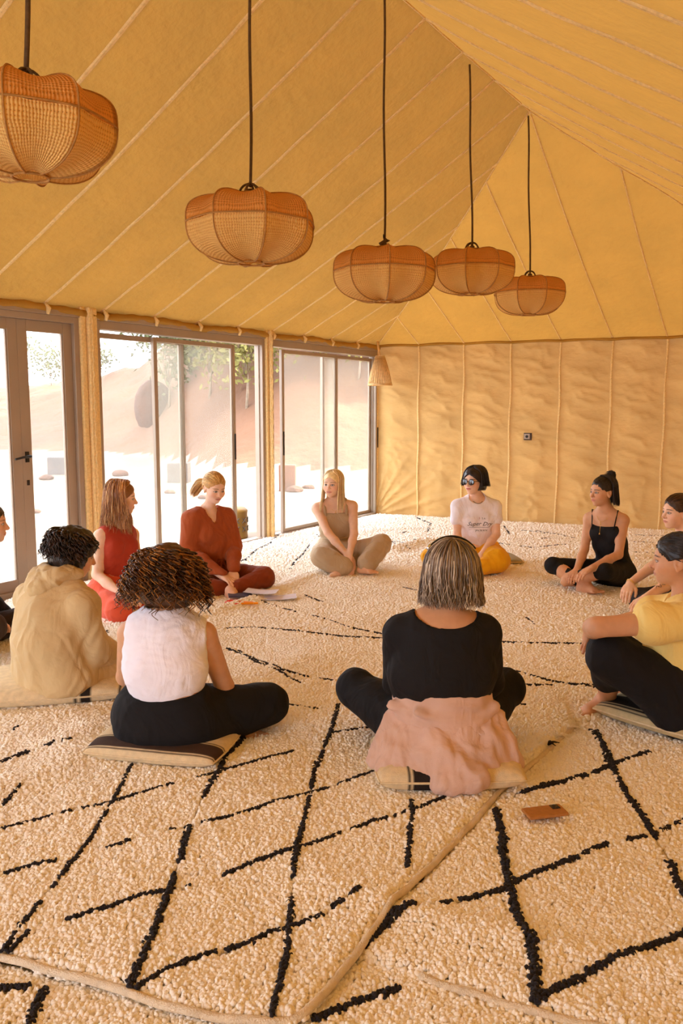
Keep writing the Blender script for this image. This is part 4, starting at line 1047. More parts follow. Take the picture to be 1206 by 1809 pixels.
def straight_bits(p, n, length, cols, grow=.014, part=0.0, phimin=75, seed=1, flare=.0, width=.0032, S=17, curl=0, back_only=False, top=.035, inward=.0, side_fwd=0.0, brow=.06):
    f, u, r, c, s = hair_frame(p); rg = np.random.default_rng(seed); dn = V(0, 0, -1)
    P3 = np.zeros((n, S, 3)); sg = np.where(rg.random(n) < .5 + part, 1.0, -1.0); phi = rg.uniform(0 if not back_only else 95, 180, n) ** 1.0; y0 = rg.uniform(-.05, top, n)
    L = length * rg.uniform(.86, 1.05, n); lay = rg.uniform(.0, 1, n)
    sk = V(0, -.014, .036)
    for i in range(n):
        g = grow * (.35 + .65 * lay[i]); A = .074 + g; B = .092 + g; Cc = .078 + g; ph_min = phimin
        tt = np.linspace(0, 1, S); arc = .42; pts = []
        for t in tt:
            if t < arc:
                th = 1.62 * (t / arc); sw = max(0, (t / arc)); ph = math.radians(max(phi[i], ph_min * min(1, sw * 1.6)) if sw > 0 else phi[i])
                x = A * math.sin(th) * math.sin(ph) * sg[i]; y = B * math.sin(th) * math.cos(ph) + sk[1] + y0[i] * (1 - math.sin(th)); z = Cc * math.cos(th) + sk[2]
                pts.append(c + s * (r * x + f * y + u * z)); last = (x, y, z)
            else:
                q = (t - arc) / (1 - arc); base_ = pts[int(arc * (S - 1)) if len(pts) > int(arc * (S - 1)) else -1] if False else None
                e = c + s * (r * last[0] + f * last[1] + u * last[2]); rad = nrm(r * last[0] + f * (last[1] - sk[1] + 1e-3))
                rem = max(.02, L[i])
                off = flare * math.sin(q * 1.5) - inward * q * q + flare * .9 * (lay[i] - .3) * q ** 3
                pts.append(e + dn * rem * q + rad * off + f * side_fwd * q * (1 if phi[i] < 110 else 0) + (r * math.sin(q * 9 + i) + f * math.cos(q * 7 + i * 1.7)) * curl * q)
        P3[i] = pts
    P3 += (wav(P3.reshape(-1, 3), seed + 3, 22, 2).reshape(n, S)[..., None] * rg.normal(size=(n, 1, 3)) * .003)
    cc = np.array(cols)[rg.integers(0, len(cols), n)] * rg.uniform(.75, 1.25, (n, 1))
    return strands(P3, width * s * rg.uniform(.7, 1.3, n), .0006, cc)
def curly_bits(p, n, vol, drop, cols, seed=1, amp=.008, turns=5, width=.0026, S=34, phimin=80, top=0.05, cosr=(-.25, 1)):
    f, u, r, c, s = hair_frame(p); rg = np.random.default_rng(seed); P3 = np.zeros((n, S, 3)); sk = V(0, -.014, .036)
    for i in range(n):
        ph = math.radians(rg.uniform(phimin * .55, 180)); sg = rg.choice([-1, 1]); th0 = math.acos(rg.uniform(*cosr)); 
        if th0 > .9: ph = max(ph, math.radians(phimin))
        d = V(math.sin(th0) * math.sin(ph) * sg, math.sin(th0) * math.cos(ph), math.cos(th0)); root = sk + d * V(.074, .092, .078)
        t = np.linspace(0, 1, S)[:, None]; v_ = vol * rg.uniform(.55, 1.1); o = np.array([d[0], d[1], d[2] * .35]); dr = drop * rg.uniform(.55, 1.1)
        body = root + o * v_ * np.sin(t * 1.7) + V(0, 0, -1) * dr * t ** 1.5 + V(d[0], d[1], 0) * .02 * t + V(math.sin(ph) * sg, math.cos(ph), 0) * .125 * max(0, 1 - math.sin(min(th0, 1.57))) * np.sin(t * 1.57)
        ax_ = nrm(np.cross(d, V(.1, .2, 1))); ay_ = nrm(np.cross(d, ax_)); tu = turns * rg.uniform(.8, 1.4); p0 = rg.uniform(0, 6.28); am = amp * rg.uniform(.6, 1.4) * np.minimum(1, t * 5)
        tan = V(0, 0, -1); e1 = nrm(np.cross(tan, V(d[0], d[1], .01))); e2 = nrm(V(d[0], d[1], 0.02))
        q = body + am * (np.cos(t * tu * 6.28 + p0) * e1 + np.sin(t * tu * 6.28 + p0) * e2)
        P3[i] = c + s * (q[:, :1] * r + q[:, 1:2] * f + q[:, 2:] * u)
    cc = np.array(cols)[rg.integers(0, len(cols), n)] * rg.uniform(.7, 1.3, (n, 1))
    return strands(P3, width * s * rg.uniform(.7, 1.3, n), .0012, cc)
def tail_bits(p, base, tip, n, r_, cols, seed=1, bulge=.03, width=.003, S=16, curl=.0):
    'gathered tail of hair from base to tip (world points)'
    rg = np.random.default_rng(seed); d = tip - base; L = np.linalg.norm(d); a = nrm(np.cross(d, V(.3, .9, .1))); b = nrm(np.cross(d, a)); t = np.linspace(0, 1, S)[None, :, None]
    an = rg.uniform(0, 6.28, (n, 1, 1)); ra = np.sqrt(rg.random((n, 1, 1))); w_ = r_ * (.35 + 1.2 * np.sin(t * 2.4) ** .8 * .8)
    P3 = base + d * t * rg.uniform(.85, 1.05, (n, 1, 1)) + w_ * ra * (np.cos(an) * a + np.sin(an) * b) + V(0, 0, 1) * bulge * np.sin(t * math.pi) + rg.normal(size=(n, 1, 3)) * .004 * t
    if curl: P3 = P3 + curl * (np.sin(t * 30 + an) * a + np.cos(t * 30 + an) * b)
    cc = np.array(cols)[rg.integers(0, len(cols), n)] * rg.uniform(.75, 1.25, (n, 1)); return strands(P3, width * rg.uniform(.7, 1.3, n), .0008, cc)
def swept_bits(p, n, to, cols, seed=1, grow=.010, width=.0034, S=14, brow=.06):
    'hair combed over the skull to a gathering point `to` (head-local coordinates)'
    f, u, r, c, s = hair_frame(p); rg = np.random.default_rng(seed); sk = V(0, -.014, .036); P3 = np.zeros((n, S, 3)); to = np.array(to, float); dt = nrm(to - sk)
    for i in range(n):
        while True:
            d = nrm(rg.normal(size=3)); 
            if d[1] > .45: d[2] = abs(d[2]) + .25; d = nrm(d)
            pt = sk + d * V(.074, .092, .078)
            if pt[2] > -.035 and not (pt[1] > -.035 and pt[2] < .022) and not (pt[1] > .03 and pt[2] < brow - 8 * pt[0] ** 2 - .25 * abs(pt[0])) : break
        for j, t in enumerate(np.linspace(0, 1, S)):
            q = nrm(d * (1 - t) + dt * t + .0); P3[i, j] = sk + q * (V(.074, .092, .078) + grow * (.3 + .7 * math.sin(t * 2.6)))
    P3 = c + s * (P3[..., :1] * r + P3[..., 1:2] * f + P3[..., 2:] * u)
    cc = np.array(cols)[rg.integers(0, len(cols), n)] * rg.uniform(.75, 1.25, (n, 1)); return strands(P3, width * s * rg.uniform(.7, 1.3, n), .0012, cc)

# ------------------------------------------------------------------ small worn things
M['gold'] = mat('gold', (.85, .55, .18), .3, metal=1.0)
def chain(parent, pts, r=.0016, name='necklace', m_=None, pend=None):
    m = MB(); m.tube(pts, r, 5)
    if pend is not None: m.tube([pend, pend - V(0, 0, .016)], [.002, .006], 6); 
    return m.build(name, m_ or M['gold'], parent, smooth=True)
def arc_pts(c, a, b, t0, t1, n=20): return [c + a * math.cos(t) + b * math.sin(t) for t in np.linspace(t0, t1, n)]
def glasses(p, parent, label, onhead=False, up=0.0, fwd=0.0, lens=(.03, .028, .03)):
    f, u, r, c, s = hair_frame(p); Q = lambda x, y, z: c + s * (r * x + f * (y + fwd) + u * (z + up))
    e = empty('sunglasses', Q(0, .1, 0), None); e.parent = parent; e.matrix_parent_inverse = Matrix.Translation(-Vector(parent.location)); e['label'] = label
    m = MB()
    for q in (1, -1):
        m.tube([Q(q * .034 + .0265 * math.cos(t), .103 - .006 * abs(math.cos(t)), -.002 + .0225 * math.sin(t)) for t in np.linspace(0, 6.283, 25)], .0028, 6, False)
        m.tube([Q(q * .060, .098, .006), Q(q * .078, .085, .008), Q(q * .080, .03, .006), Q(q * .080, -.005, .002), Q(q * .077, -.025, -.012)], .0028, 6)
    m.tube([Q(-.009, .104, .004), Q(0, .107, .007), Q(.009, .104, .004)], .0026, 6)
    o = m.build('glasses_frame', M['black'], None, smooth=True); o.parent = e; o.matrix_parent_inverse = Matrix.Translation(-Vector(Q(0, .1, 0)))
    for q in (1, -1):
        m = MB(); n = 20; v = [Q(q * .034, .1045, -.002)] + [Q(q * .034 + .0255 * math.cos(t), .1015, -.002 + .0215 * math.sin(t)) for t in np.linspace(0, 6.283, n, endpoint=False)]
        v += [w_ - f * .002 for w_ in v]
        fcs = [(0, 1 + i, 1 + (i + 1) % n) for i in range(n)] + [(n + 1, n + 2 + (i + 1) % n, n + 2 + i) for i in range(n)]
        m.add(v, fcs); o = m.build('lens', M['lens'], None, smooth=True); o.parent = e; o.matrix_parent_inverse = Matrix.Translation(-Vector(Q(0, .1, 0)))
    return e
M['lens'] = mat('dark mirrored lens', (.03, .028, .032), .08, spec=1.0)

# ------------------------------------------------------------------ floor cushions of striped flat-weave
M['weave'] = mat('striped flat weave', (1, 1, 1), .95, .10, 40, .6, 300, attr=True, dist=.003)
CREAM = srgb(226, 205, 165); DK = (.022, .014, .011); BROWN = (.06, .032, .022)
def cushion(px, py, w, d, h, rot, label, paint, z=.01, sag_=0.0):
    c = G(px, py, z); n = 56; u = np.linspace(-1, 1, n); U, Vv = np.meshgrid(u, u, indexing='ij'); U = np.sign(U) * np.abs(U) ** .8; Vv = np.sign(Vv) * np.abs(Vv) ** .8
    t = np.clip((1 - np.abs(U) ** 5) * (1 - np.abs(Vv) ** 5), 0, 1) ** .42; ca, sa = math.cos(rot), math.sin(rot)
    x = U * w * (1 - .04 * Vv ** 2); y = Vv * d * (1 - .05 * U ** 2)
    X_ = c[0] + x * ca - y * sa; Y_ = c[1] + x * sa + y * ca; wob = 1 + .07 * wav(np.stack([U, Vv], -1), int(px), 3, 3)
    top = np.stack([X_, Y_, z + h * .5 + h * .5 * t * wob - sag_ * np.exp(-(U ** 2 + Vv ** 2) * 2)], -1).reshape(-1, 3); bot = np.stack([X_, Y_, z + h * .5 - h * .5 * t], -1).reshape(-1, 3)
    idx = np.arange(n * n).reshape(n, n); f = np.stack([idx[:-1, :-1], idx[1:, :-1], idx[1:, 1:], idx[:-1, 1:]], -1).reshape(-1, 4)
    col = np.array([paint(a, b) for a, b in zip(U.ravel(), Vv.ravel())])
    me = fast_mesh('cushion', np.r_[top, bot], np.r_[f, f[:, ::-1] + n * n], True, np.r_[col, col])
    e = empty('cushion', c); tag(e, label, 'cushion', 'striped floor cushions'); link('cover', me, M['weave'], e)
    ring = [(-1 + 2 * i / 24, -1) for i in range(24)] + [(1, -1 + 2 * i / 24) for i in range(24)] + [(1 - 2 * i / 24, 1) for i in range(24)] + [(-1, 1 - 2 * i / 24) for i in range(25)]
    m = MB(); m.tube([V(c[0] + a * w * (1 - .04 * b * b) * ca - b * d * (1 - .05 * a * a) * sa, c[1] + a * w * (1 - .04 * b * b) * sa + b * d * (1 - .05 * a * a) * ca, z + h * .5) for a, b in ring], .0045, 5, False)
    m.build('piping', M['weave_edge'], e, smooth=True); return e
M['weave_edge'] = mat('cushion piping', CREAM, .9, .1, 60)
def stripes(bands, base=CREAM, axis=0):
    def f(a, b):
        q = a if axis == 0 else b
        for lo, hi, cc in bands:
            if lo <= q <= hi: return cc
        return base
    return f
cushion(95, 1222, .37, .26, .10, R(12), 'cream striped cushion under the hooded man', stripes([(.34, .38, DK), (.41, .56, DK), (.60, .63, DK), (.90, .94, DK)]))
cushion(295, 1322, .28, .20, .075, R(-12), 'cushion with a broad brown stripe under the curly haired woman', stripes([(-1, -.93, CREAM), (-.92, -.89, BROWN), (-.86, -.45, BROWN), (-.42, -.38, BROWN), (.72, .78, DK)], axis=1))
cushion(785, 1363, .275, .215, .105, R(2), 'cream cushion with a black patch stripe under the grey haired woman', stripes([(-.62, -.585, DK), (-.56, -.22, DK), (-.19, -.16, DK)]))
cushion(1196, 1276, .30, .23, .08, R(-48), 'cushion with black stripes under the woman in yellow', stripes([(-.93, -.89, DK), (-.84, -.79, DK), (-.74, -.25, DK), (-.2, -.15, DK)], srgb(205, 185, 140), axis=1))
cushion(868, 992, .24, .22, .06, R(5), 'grey green cushion under the woman in the white T-shirt', stripes([], srgb(165, 155, 125)))

# ------------------------------------------------------------------ people
def W(c, f, r_, x, y, z): return c + r_ * x + f * y + V(0, 0, z)
SK_FAIR = srgb(236, 194, 164); SK_TAN = srgb(214, 162, 124); SK_MID = srgb(224, 174, 140)
def bones(nm, J):
    d = lambda a, b: round(float(np.linalg.norm(J[a] - J[b])), 2)
    print('BONES', nm, 'ua', d('sL', 'eL'), d('sR', 'eR'), 'fa', d('eL', 'wL'), d('eR', 'wR'), 'th', d('hL', 'kL'), d('hR', 'kR'), 'sh', d('kL', 'aL'), d('kR', 'aR'), 'sho', d('sL', 'sR'), 'tor', d('pel', 'nck'), 'nh', d('nck', 'hed'), 'z', {k: round(float(J[k][2]), 2) for k in ('pel', 'hed', 'kL', 'kR', 'aL', 'aR', 'tL', 'tR')})
def clampz(J, s=1.0):
    for k, m in (('kL', .060), ('kR', .060), ('aL', .05), ('aR', .05), ('tL', .022), ('tR', .022), ('fL', .03), ('fR', .03)):
        if J[k][2] < m * s: J[k][2] = m * s
def JJ(**k):
    out = {}
    for a, b in k.items(): out[a] = P(*b) if (len(b) == 3 and a not in ('hf', 'hu', 'upL', 'upR', 'pnL', 'pnR', 'thL', 'thR')) else b
    return {a: (np.array(b, float) if hasattr(b, '__len__') else b) for a, b in out.items()}
def start(label, J, **kw):
    clampz(J); p = Person(J, **kw); e = empty('person', (J['pel'][0], J['pel'][1], 0)); tag(e, label, 'person', 'people sitting in a circle'); return p, e

LEGS = ['thL', 'thR', 'knL', 'knR', 'shL', 'shR']
def trousers(p, e, m_, infl=.014, wr=.004, seed=3, name='trousers', extra=(), hemL=1.0, hemR=1.0, **kw):
    J = p.J; wl = kw.get('wl', .75); sp = ['pelvis', dict(t='p', c=J['pel'] * (1 - wl) + J['wst'] * wl, n=nrm(J['wst'] - J['pel']), op='u', k=0), 'thL', 'thR', 'knL', 'knR']
    if kw.get('nopel'): sp = sp[2:]
    if hemL > 0: sp.append(('shL', 0, hemL, kw.get('flare', 0)))
    if hemR > 0: sp.append(('shR', 0, hemR, kw.get('flare', 0)))
    wc = kw.get('waist', .30); J = p.J; top = J['pel'] + (J['wst'] - J['pel']) * wc
    return p.garment(name, e, m_, sp, infl, wr=wr, seed=seed, extra=list(extra), wf=kw.get('wf', 15), k=kw.get('k'), label=kw.get('label'))

# --- 1 woman with the grey bob, back to the camera
J = JJ(pel=(780, 1287, 3.12), wst=(780, 1222, 3.09), chs=(780, 1155, 3.09), nck=(787, 1086, 3.10), hed=(797, 1019, 3.15), hf=(.10, 1, -.10), hu=(.02, .05, 1),
       sL=(706, 1118, 3.12), sR=(856, 1118, 3.12), eL=(700, 1205, 3.20), eR=(866, 1205, 3.20), wL=(712, 1238, 3.42), wR=(850, 1240, 3.42), fL=(765, 1250, 3.52), fR=(800, 1255, 3.52),
       hL=(742, 1296, 3.15), hR=(820, 1296, 3.15), kL=(628, 1216, 3.45), kR=(893, 1216, 3.45), aL=(772, 1255, 3.60), aR=(735, 1258, 3.52), tL=(820, 1262, 3.68), tR=(690, 1262, 3.60))
p, e = start('woman seen from behind, grey streaked bob, black top, pink jacket tied at her waist', J, base=SK_TAN, torso=(1.08, 1.15), limb=1.12, bust=1, detail=1)
p.body(e)
BLK = cloth_mat('black jersey', (.007, .006, .007), 300, .3, .8); BLK2 = cloth_mat('black trouser cloth', (.007, .006, .007), 500, .3, .85)
trousers(p, e, BLK2, .014, .004, 5)
J = p.J; up = p.up
p.garment('black_top', e, BLK, ['waist', 'chest', 'bust', 'shoulder', 'uaL', 'uaR', ('faL', 0, .35), ('faR', 0, .35)], .011, cuts=[ell(J['nck'] + V(0, -.005, .012), (.118, .13, .058))], wr=.003, seed=8, clips=[(J['nck'] + V(0, 0, .03), (0, 0, 1))], h=.006)
PINK = cloth_mat('dusty pink fleece', srgb(216, 180, 160), 350, .35, .95)
pel, wst = J['pel'], J['wst']; lx = p.lp
ex = [cone(wst * .95 + pel * .05 + V(0, -.0, -.01), pel + V(0, -.01, .03), .138, .158, .03, lx, 1.34), cone(wst + lx * -.19 + V(0, -.06, -.03), pel + lx * .02 + V(0, -.155, .03), .022, .028, .02), cone(wst + lx * .19 + V(0, -.05, -.04), pel + lx * .0 + V(0, -.16, -.0), .02, .03, .02),
      cone(wst + lx * -.10 + V(0, -.13, -.03), pel + lx * .14 + V(0, -.14, .03), .018, .02, .015)]
p.garment('tied_jacket', e, PINK, [], 0, extra=ex, wr=.005, wf=14, seed=11, stretch=(1, 1, 2.6), h=.0065, clips=[(wst + V(0, 0, .012), (0, .12, 1))])
# the hanging body and sleeves of the jacket, folding over the cushion
rg = np.random.default_rng(5); hang = []
base_z = .045
for i, t in enumerate(np.linspace(-1, 1, 13)):
    a = pel + lx * (.190 * t) + V(0, -.125 + .08 * t * t, .06); b = pel + lx * (.262 * t + rg.uniform(-.012, .012)) + V(0, -.215 + .12 * t * t + rg.uniform(-.01, .01), -.115 + .03 * t * t + rg.uniform(-.012, .012))
    hang.append(cone(a, (a + b) / 2 + V(0, -.015, 0), .034, .034, .016)); hang.append(cone((a + b) / 2 + V(0, -.015, 0), b, .034, .030, .016))
hang += [cone(pel + lx * -.06 + V(0, -.165, .03), pel + lx * .10 + V(0, -.225, -.095), .032, .042, .02), cone(pel + lx * .10 + V(0, -.225, -.095), pel + lx * -.02 + V(0, -.235, -.11), .040, .032, .02),
         cone(pel + lx * .16 + V(0, -.13, .02), pel + lx * .235 + V(0, -.10, -.07), .035, .042, .02)]
p.garment('hanging_jacket_body', e, PINK, [], 0, extra=hang, wr=.009, wf=19, seed=12, stretch=(1.3, 1.3, .55))
GREY = [srgb(150, 132, 112), srgb(118, 96, 78), srgb(186, 168, 146), srgb(90, 70, 56), srgb(205, 188, 165), srgb(140, 118, 98)]
hair_mesh('hair', e, [cap_bit(p, srgb(95, 78, 62), .014, low=-.07, extra=[ell(p.J['hed'] + V(0, -.03, -.05), (.082, .075, .085), None, .03)], face=.02),
                      straight_bits(p, 1100, .155, GREY, grow=.034, seed=2, flare=.016, inward=.010, width=.0033, phimin=78, top=.04, curl=.009)])
glasses(p, e, 'dark sunglasses pushed up on the hair', up=.095, fwd=-.05)
f, u, r, c, s = hair_frame(p); m = MB(); m.tube([c + r * .112 * math.cos(t) + u * (.030 + .122 * math.sin(t)) + f * (-.035 + .05 * math.sin(t)) for t in np.linspace(.7, 2.45, 24)], .0048, 7); m.build('glasses_arm', M['black'], e, smooth=True)
m = MB(); m.tube([c - r * .092 + u * .100 - f * .008, c - r * .082 + u * .118 - f * .002], .007, 8); m.build('frame_glint', mat('glint silver', (.8, .8, .82), .2, metal=1), e, smooth=True)  # small bright piece added as a highlight on the glasses

# --- 2 woman with curly hair, white sleeveless top
J = JJ(pel=(298, 1264, 3.32), wst=(291, 1208, 3.29), chs=(293, 1150, 3.30), nck=(290, 1088, 3.32), hed=(298, 1018, 3.37), hf=(.25, .95, -.22), hu=(.05, .15, 1),
       sL=(229, 1120, 3.32), sR=(362, 1122, 3.35), eL=(222, 1195, 3.50), eR=(396, 1212, 3.42), wL=(268, 1225, 3.70), wR=(410, 1240, 3.64), fL=(320, 1235, 3.78), fR=(380, 1243, 3.78),
       hL=(262, 1272, 3.35), hR=(338, 1272, 3.34), kL=(272, 1240, 3.70), kR=(474, 1243, 3.52), aL=(415, 1282, 3.50), aR=(330, 1245, 3.85), tL=(462, 1293, 3.43), tR=(280, 1250, 3.85))
p, e = start('woman seen from behind with big curly brown hair and white sleeveless top', J, base=SK_TAN, torso=(1.0, 1.05), limb=1.08, bust=.9, detail=1)
p.body(e)
WHT = cloth_mat('white ribbed jersey', srgb(246, 242, 252), 260, .35, .9); J = p.J
p.garment('white_sleeveless_top', e, WHT, ['shoulder', 'trap', dict(t='p', c=J['sL'] + p.lc * .0, n=-p.lc, op='u', k=0), dict(t='p', c=J['sR'] - p.lc * .0, n=p.lc, op='u', k=0), 'waist', 'chest', 'bust'], .009, wr=.003, seed=14, stretch=(1, 1, 1.8), h=.006, cuts=[ell(J['nck'] + V(0, .01, .045), (.075, .075, .06))],
          clips=[(J['pel'] * .55 + J['wst'] * .45, J['pel'] - J['wst'])])
trousers(p, e, BLK2, .020, .004, 21, wl=.80, extra=[cone(J['pel'] + V(-.02, .0, .02), J['pel'] + V(0, 0, -.04), .145, .150, .05, p.lp, 1.36), cone(J['hR'], J['kR'] * .8 + J['hR'] * .2, .105, .085, .05), cone(J['hR'] + V(.02, .02, -.03), J['aL'], .085, .05, .06)])
CURL = [srgb(86, 50, 22), srgb(56, 32, 16), srgb(140, 88, 36), srgb(108, 64, 26), srgb(176, 118, 52), srgb(44, 26, 14)]
hair_mesh('hair', e, [cap_bit(p, srgb(78, 46, 20), .022, face=.045, low=-.14, extra=[ell(p.J['hed'] + V(0, -.02, -.045), (.125, .115, .095), None, .03)], bump=.008, seed=8, h=.008),
                      curly_bits(p, 620, .088, .165, CURL, seed=6, amp=.0115, turns=4.2, width=.0042, S=34), curly_bits(p, 300, .06, .13, CURL, seed=7, amp=.010, turns=3.6, width=.0042, S=30, cosr=(.55, 1), phimin=40)])

# --- 3 man in the beige hooded jumper
f3 = nrm(V(.75, .66, 0)); r3 = V(f3[1], -f3[0], 0)
J = JJ(pel=(97, 1180, 3.95), wst=(90, 1130, 3.93), chs=(92, 1085, 3.97), nck=(108, 1038, 4.03), hed=(131, 978, 4.08), hf=(.86, .42, -.28), hu=(.2, .1, 1),
       sR=(147, 1072, 3.88), sL=(55, 1058, 4.14), eR=(165, 1146, 3.92), eL=(100, 1120, 4.35), wR=(203, 1160, 4.12), wL=(165, 1140, 4.5), fR=(232, 1168, 4.20), fL=(200, 1155, 4.5),
       hR=(118, 1188, 3.88), hL=(75, 1178, 4.02), kR=(219, 1182, 4.14), kL=(140, 1160, 4.42), aL=(178, 1208, 4.20), aR=(215, 1180, 4.45), tL=(222, 1222, 4.12), tR=(240, 1185, 4.5))
p, e = start('dark haired man in a beige hooded jumper, seen from behind', J, base=SK_MID, male=True, torso=(1.05, 1.10), limb=1.08, bust=0, detail=1)
p.body(e); J = p.J
BEI = cloth_mat('beige brushed cotton', srgb(208, 180, 132), 300, .35, .95); BEI2 = cloth_mat('pale beige trouser cloth', srgb(222, 196, 152), 400, .3, .9)
trousers(p, e, BEI2, .020, .006, 31, hemL=.9, hemR=.9, nopel=True)
p.garment('hooded_jumper', e, BEI, ['pelvis', 'waist', 'chest', 'shoulder', 'trap', 'uaL', 'uaR', 'faL', 'faR'], .024, wr=.008, wf=13, seed=33, stretch=(1.2, 1.2, .8), h=.007, k=.04,
          extra=[cone(J['pel'] + V(-.01, -.01, .05), J['pel'] + V(0, 0, -.045), .170, .175, .05, p.lp, 1.22), cone(J['wst'] - f3 * .03, J['chs'] - f3 * .03, .145, .135, .05, r3, 1.3)],
          cuts=[ell(J['nck'] + V(0, 0, .05) + f3 * .03, (.065, .065, .06))], clips=[(J['wR'], J['wR'] - J['eR']), (V(0, 0, .062), (0, 0, -1))][1:])
hd = J['nck'] - f3 * .065 + V(0, 0, .045); hood = []
for i, t in enumerate(np.linspace(-1, 1, 9)):
    a = hd + r3 * (.095 * t) + f3 * (.10 * t * t) + V(0, 0, .045 - .015 * abs(t)); b = hd + r3 * (.085 * t) - f3 * (.045 * (1 - t * t)) + V(0, 0, -.035 + .05 * t * t)
    hood += [cone(a + nrm(a - J['nck']) * .012, b + nrm(b - J['nck']) * .02, .027, .036, .018)]
hood += [cone(hd - f3 * .05 + V(0, 0, -.01) - r3 * .05, hd - f3 * .06 + V(0, 0, -.02) + r3 * .05, .030, .030, .03)]
p.garment('hood', e, BEI, [], 0, extra=hood, wr=.009, wf=26, seed=35, h=.0065, stretch=(1, 1, 1.6))
DARK = [srgb(38, 24, 16), srgb(55, 34, 22), srgb(26, 17, 12), srgb(74, 48, 30)]
hair_mesh('hair', e, [cap_bit(p, srgb(38, 25, 17), .022, face=.045, low=-.075, extra=[ell(p.J['hed'] - f3 * .03 + V(0, 0, -.02), (.092, .092, .085), None, .03)], bump=.006, brow=.05),
                      curly_bits(p, 620, .034, .070, DARK, seed=9, amp=.0085, turns=1.8, width=.0052, S=18, phimin=70)])

# --- 4 woman in the red dress, profile to the right
J = JJ(pel=(193, 1048, 5.75), wst=(206, 1006, 5.74), chs=(206, 968, 5.75), nck=(208, 930, 5.77), hed=(214, 880, 5.77), hf=(.97, .20, -.08), hu=(.05, 0, 1),
       sR=(176, 949, 5.66), sL=(234, 945, 5.90), eR=(171, 1015, 5.60), eL=(243, 1003, 5.82), wR=(216, 1052, 5.47), wL=(236, 1042, 5.62), fR=(242, 1060, 5.40), fL=(222, 1062, 5.50),
       hR=(183, 1054, 5.70), hL=(210, 1050, 5.86), kR=(210, 1080, 5.38), kL=(262, 1068, 5.72), aR=(185, 1082, 5.72), aL=(236, 1070, 6.02), tR=(165, 1082, 5.85), tL=(215, 1070, 6.10))
p, e = start('woman with long light brown hair in a brick red sleeveless dress, in profile', J, base=SK_FAIR, torso=(.92, .92), limb=.95, bust=.9)
p.paint = dict(brow=(.25, .13, .06)); p.body(e); J = p.J
RED = cloth_mat('brick red linen', srgb(168, 52, 24), 260, .4, .85); RED_LIT = cloth_mat('lit brick red linen', srgb(214, 84, 52), 260, .4, .85)  # second red is a lighter copy, painting the lower outfit as lit
p.garment('sleeveless_bodice', e, RED, ['shoulder', 'trap', dict(t='p', c=J['sL'] + p.lc * .01, n=-p.lc, op='u', k=0), dict(t='p', c=J['sR'] - p.lc * .01, n=p.lc, op='u', k=0), 'waist', 'chest', 'bust'], .008, wr=.003, seed=41, stretch=(1, 1, 2), cuts=[ell(J['nck'] + p.fw * .03 + V(0, 0, .035), (.075, .075, .06))])
trousers(p, e, RED_LIT, .028, .007, 43, name='loose_trousers', wl=.9, label='loose red trousers in a lighter, lit tone', extra=[ell(J['kR'] * .6 + J['hR'] * .4, (.09, .11, .08), None, .05)])
LB = [srgb(172, 116, 66), srgb(206, 154, 98), srgb(138, 86, 46), srgb(226, 180, 124), srgb(156, 100, 54)]
hair_mesh('hair', e, [cap_bit(p, srgb(130, 82, 42), .012, low=-.05, face=.035), straight_bits(p, 620, .27, LB, grow=.016, seed=12, flare=.018, width=.0036, phimin=68, top=.05, side_fwd=.02, curl=.012)])
chain(e, arc_pts(J['wL'], V(.027, 0, 0), V(0, .027, 0), 0, 6.28), .003, 'bracelet', mat('silver', (.8, .8, .82), .25, metal=1))

# --- 5 woman in the rust two-piece
J = JJ(pel=(378, 1010, 6.52), wst=(376, 980, 6.50), chs=(374, 946, 6.48), nck=(366, 903, 6.48), hed=(378, 862, 6.42), hf=(.58, -.76, -.28), hu=(.12, -.1, 1),
       sR=(339, 918, 6.38), sL=(400, 914, 6.58), eR=(332, 975, 6.34), eL=(412, 965, 6.52), wR=(392, 1018, 6.20), wL=(413, 1008, 6.26), fR=(418, 1031, 6.10), fL=(413, 1034, 6.14),
       hR=(360, 1020, 6.44), hL=(394, 1016, 6.60), kL=(466, 1020, 6.34), kR=(345, 1040, 6.12), aL=(408, 1043, 6.12), aR=(418, 1036, 6.24), tL=(418, 1054, 5.99), tR=(445, 1042, 6.24))
p, e = start('smiling fair woman with a ponytail in a rust brown top and trousers', J, base=SK_FAIR, torso=(.95, .95), limb=.95, bust=.85)
p.paint = dict(brow=(.30, .17, .08)); p.body(e); J = p.J
RUST = cloth_mat('rust crepe', srgb(158, 74, 30), 260, .35, .9); RUST2 = cloth_mat('dark rust crepe', srgb(136, 58, 22), 260, .35, .9)
trousers(p, e, RUST2, .022, .005, 51, hemL=.85, hemR=.85)
vf = p.fw
p.garment('loose_blouse', e, RUST, ['waist', 'chest', 'bust', 'shoulder', 'trap', 'uaL', 'uaR', 'faL', 'faR'], .020, wr=.005, seed=53, k=.035, stretch=(1.5, 1.5, .7), extra=[cone(J['sL'], J['eL'], .07, .062, .04), cone(J['sR'], J['eR'], .07, .062, .04), cone(J['wst'] + vf * .09, J['pel'] * .5 + J['wst'] * .5 + vf * .12, .03, .02, .02)],
          cuts=[cone(J['nck'] + V(0, 0, .05) + vf * .02, J['nck'] + vf * .14 + V(0, 0, -.10), .082, .006), ell(J['nck'] + V(0, 0, .045), (.085, .085, .05))], clips=[(J['pel'] * .35 + J['wst'] * .65, J['pel'] - J['wst'])])
kn = J['wst'] * .8 + J['pel'] * .2 + vf * .125; m = MB()
for q in (1, -1):
    m.tube([kn, kn + p.lc * q * .04 + V(0, 0, .02), kn + p.lc * q * .05 + V(0, 0, -.02), kn], .006, 5); m.tube([kn, kn + p.lc * q * .02 + vf * .02 + V(0, 0, -.05), kn + p.lc * q * .025 + vf * .03 + V(0, 0, -.10)], [.007, .006, .004], 5)
m.build('waist_tie', RUST, e, smooth=True)
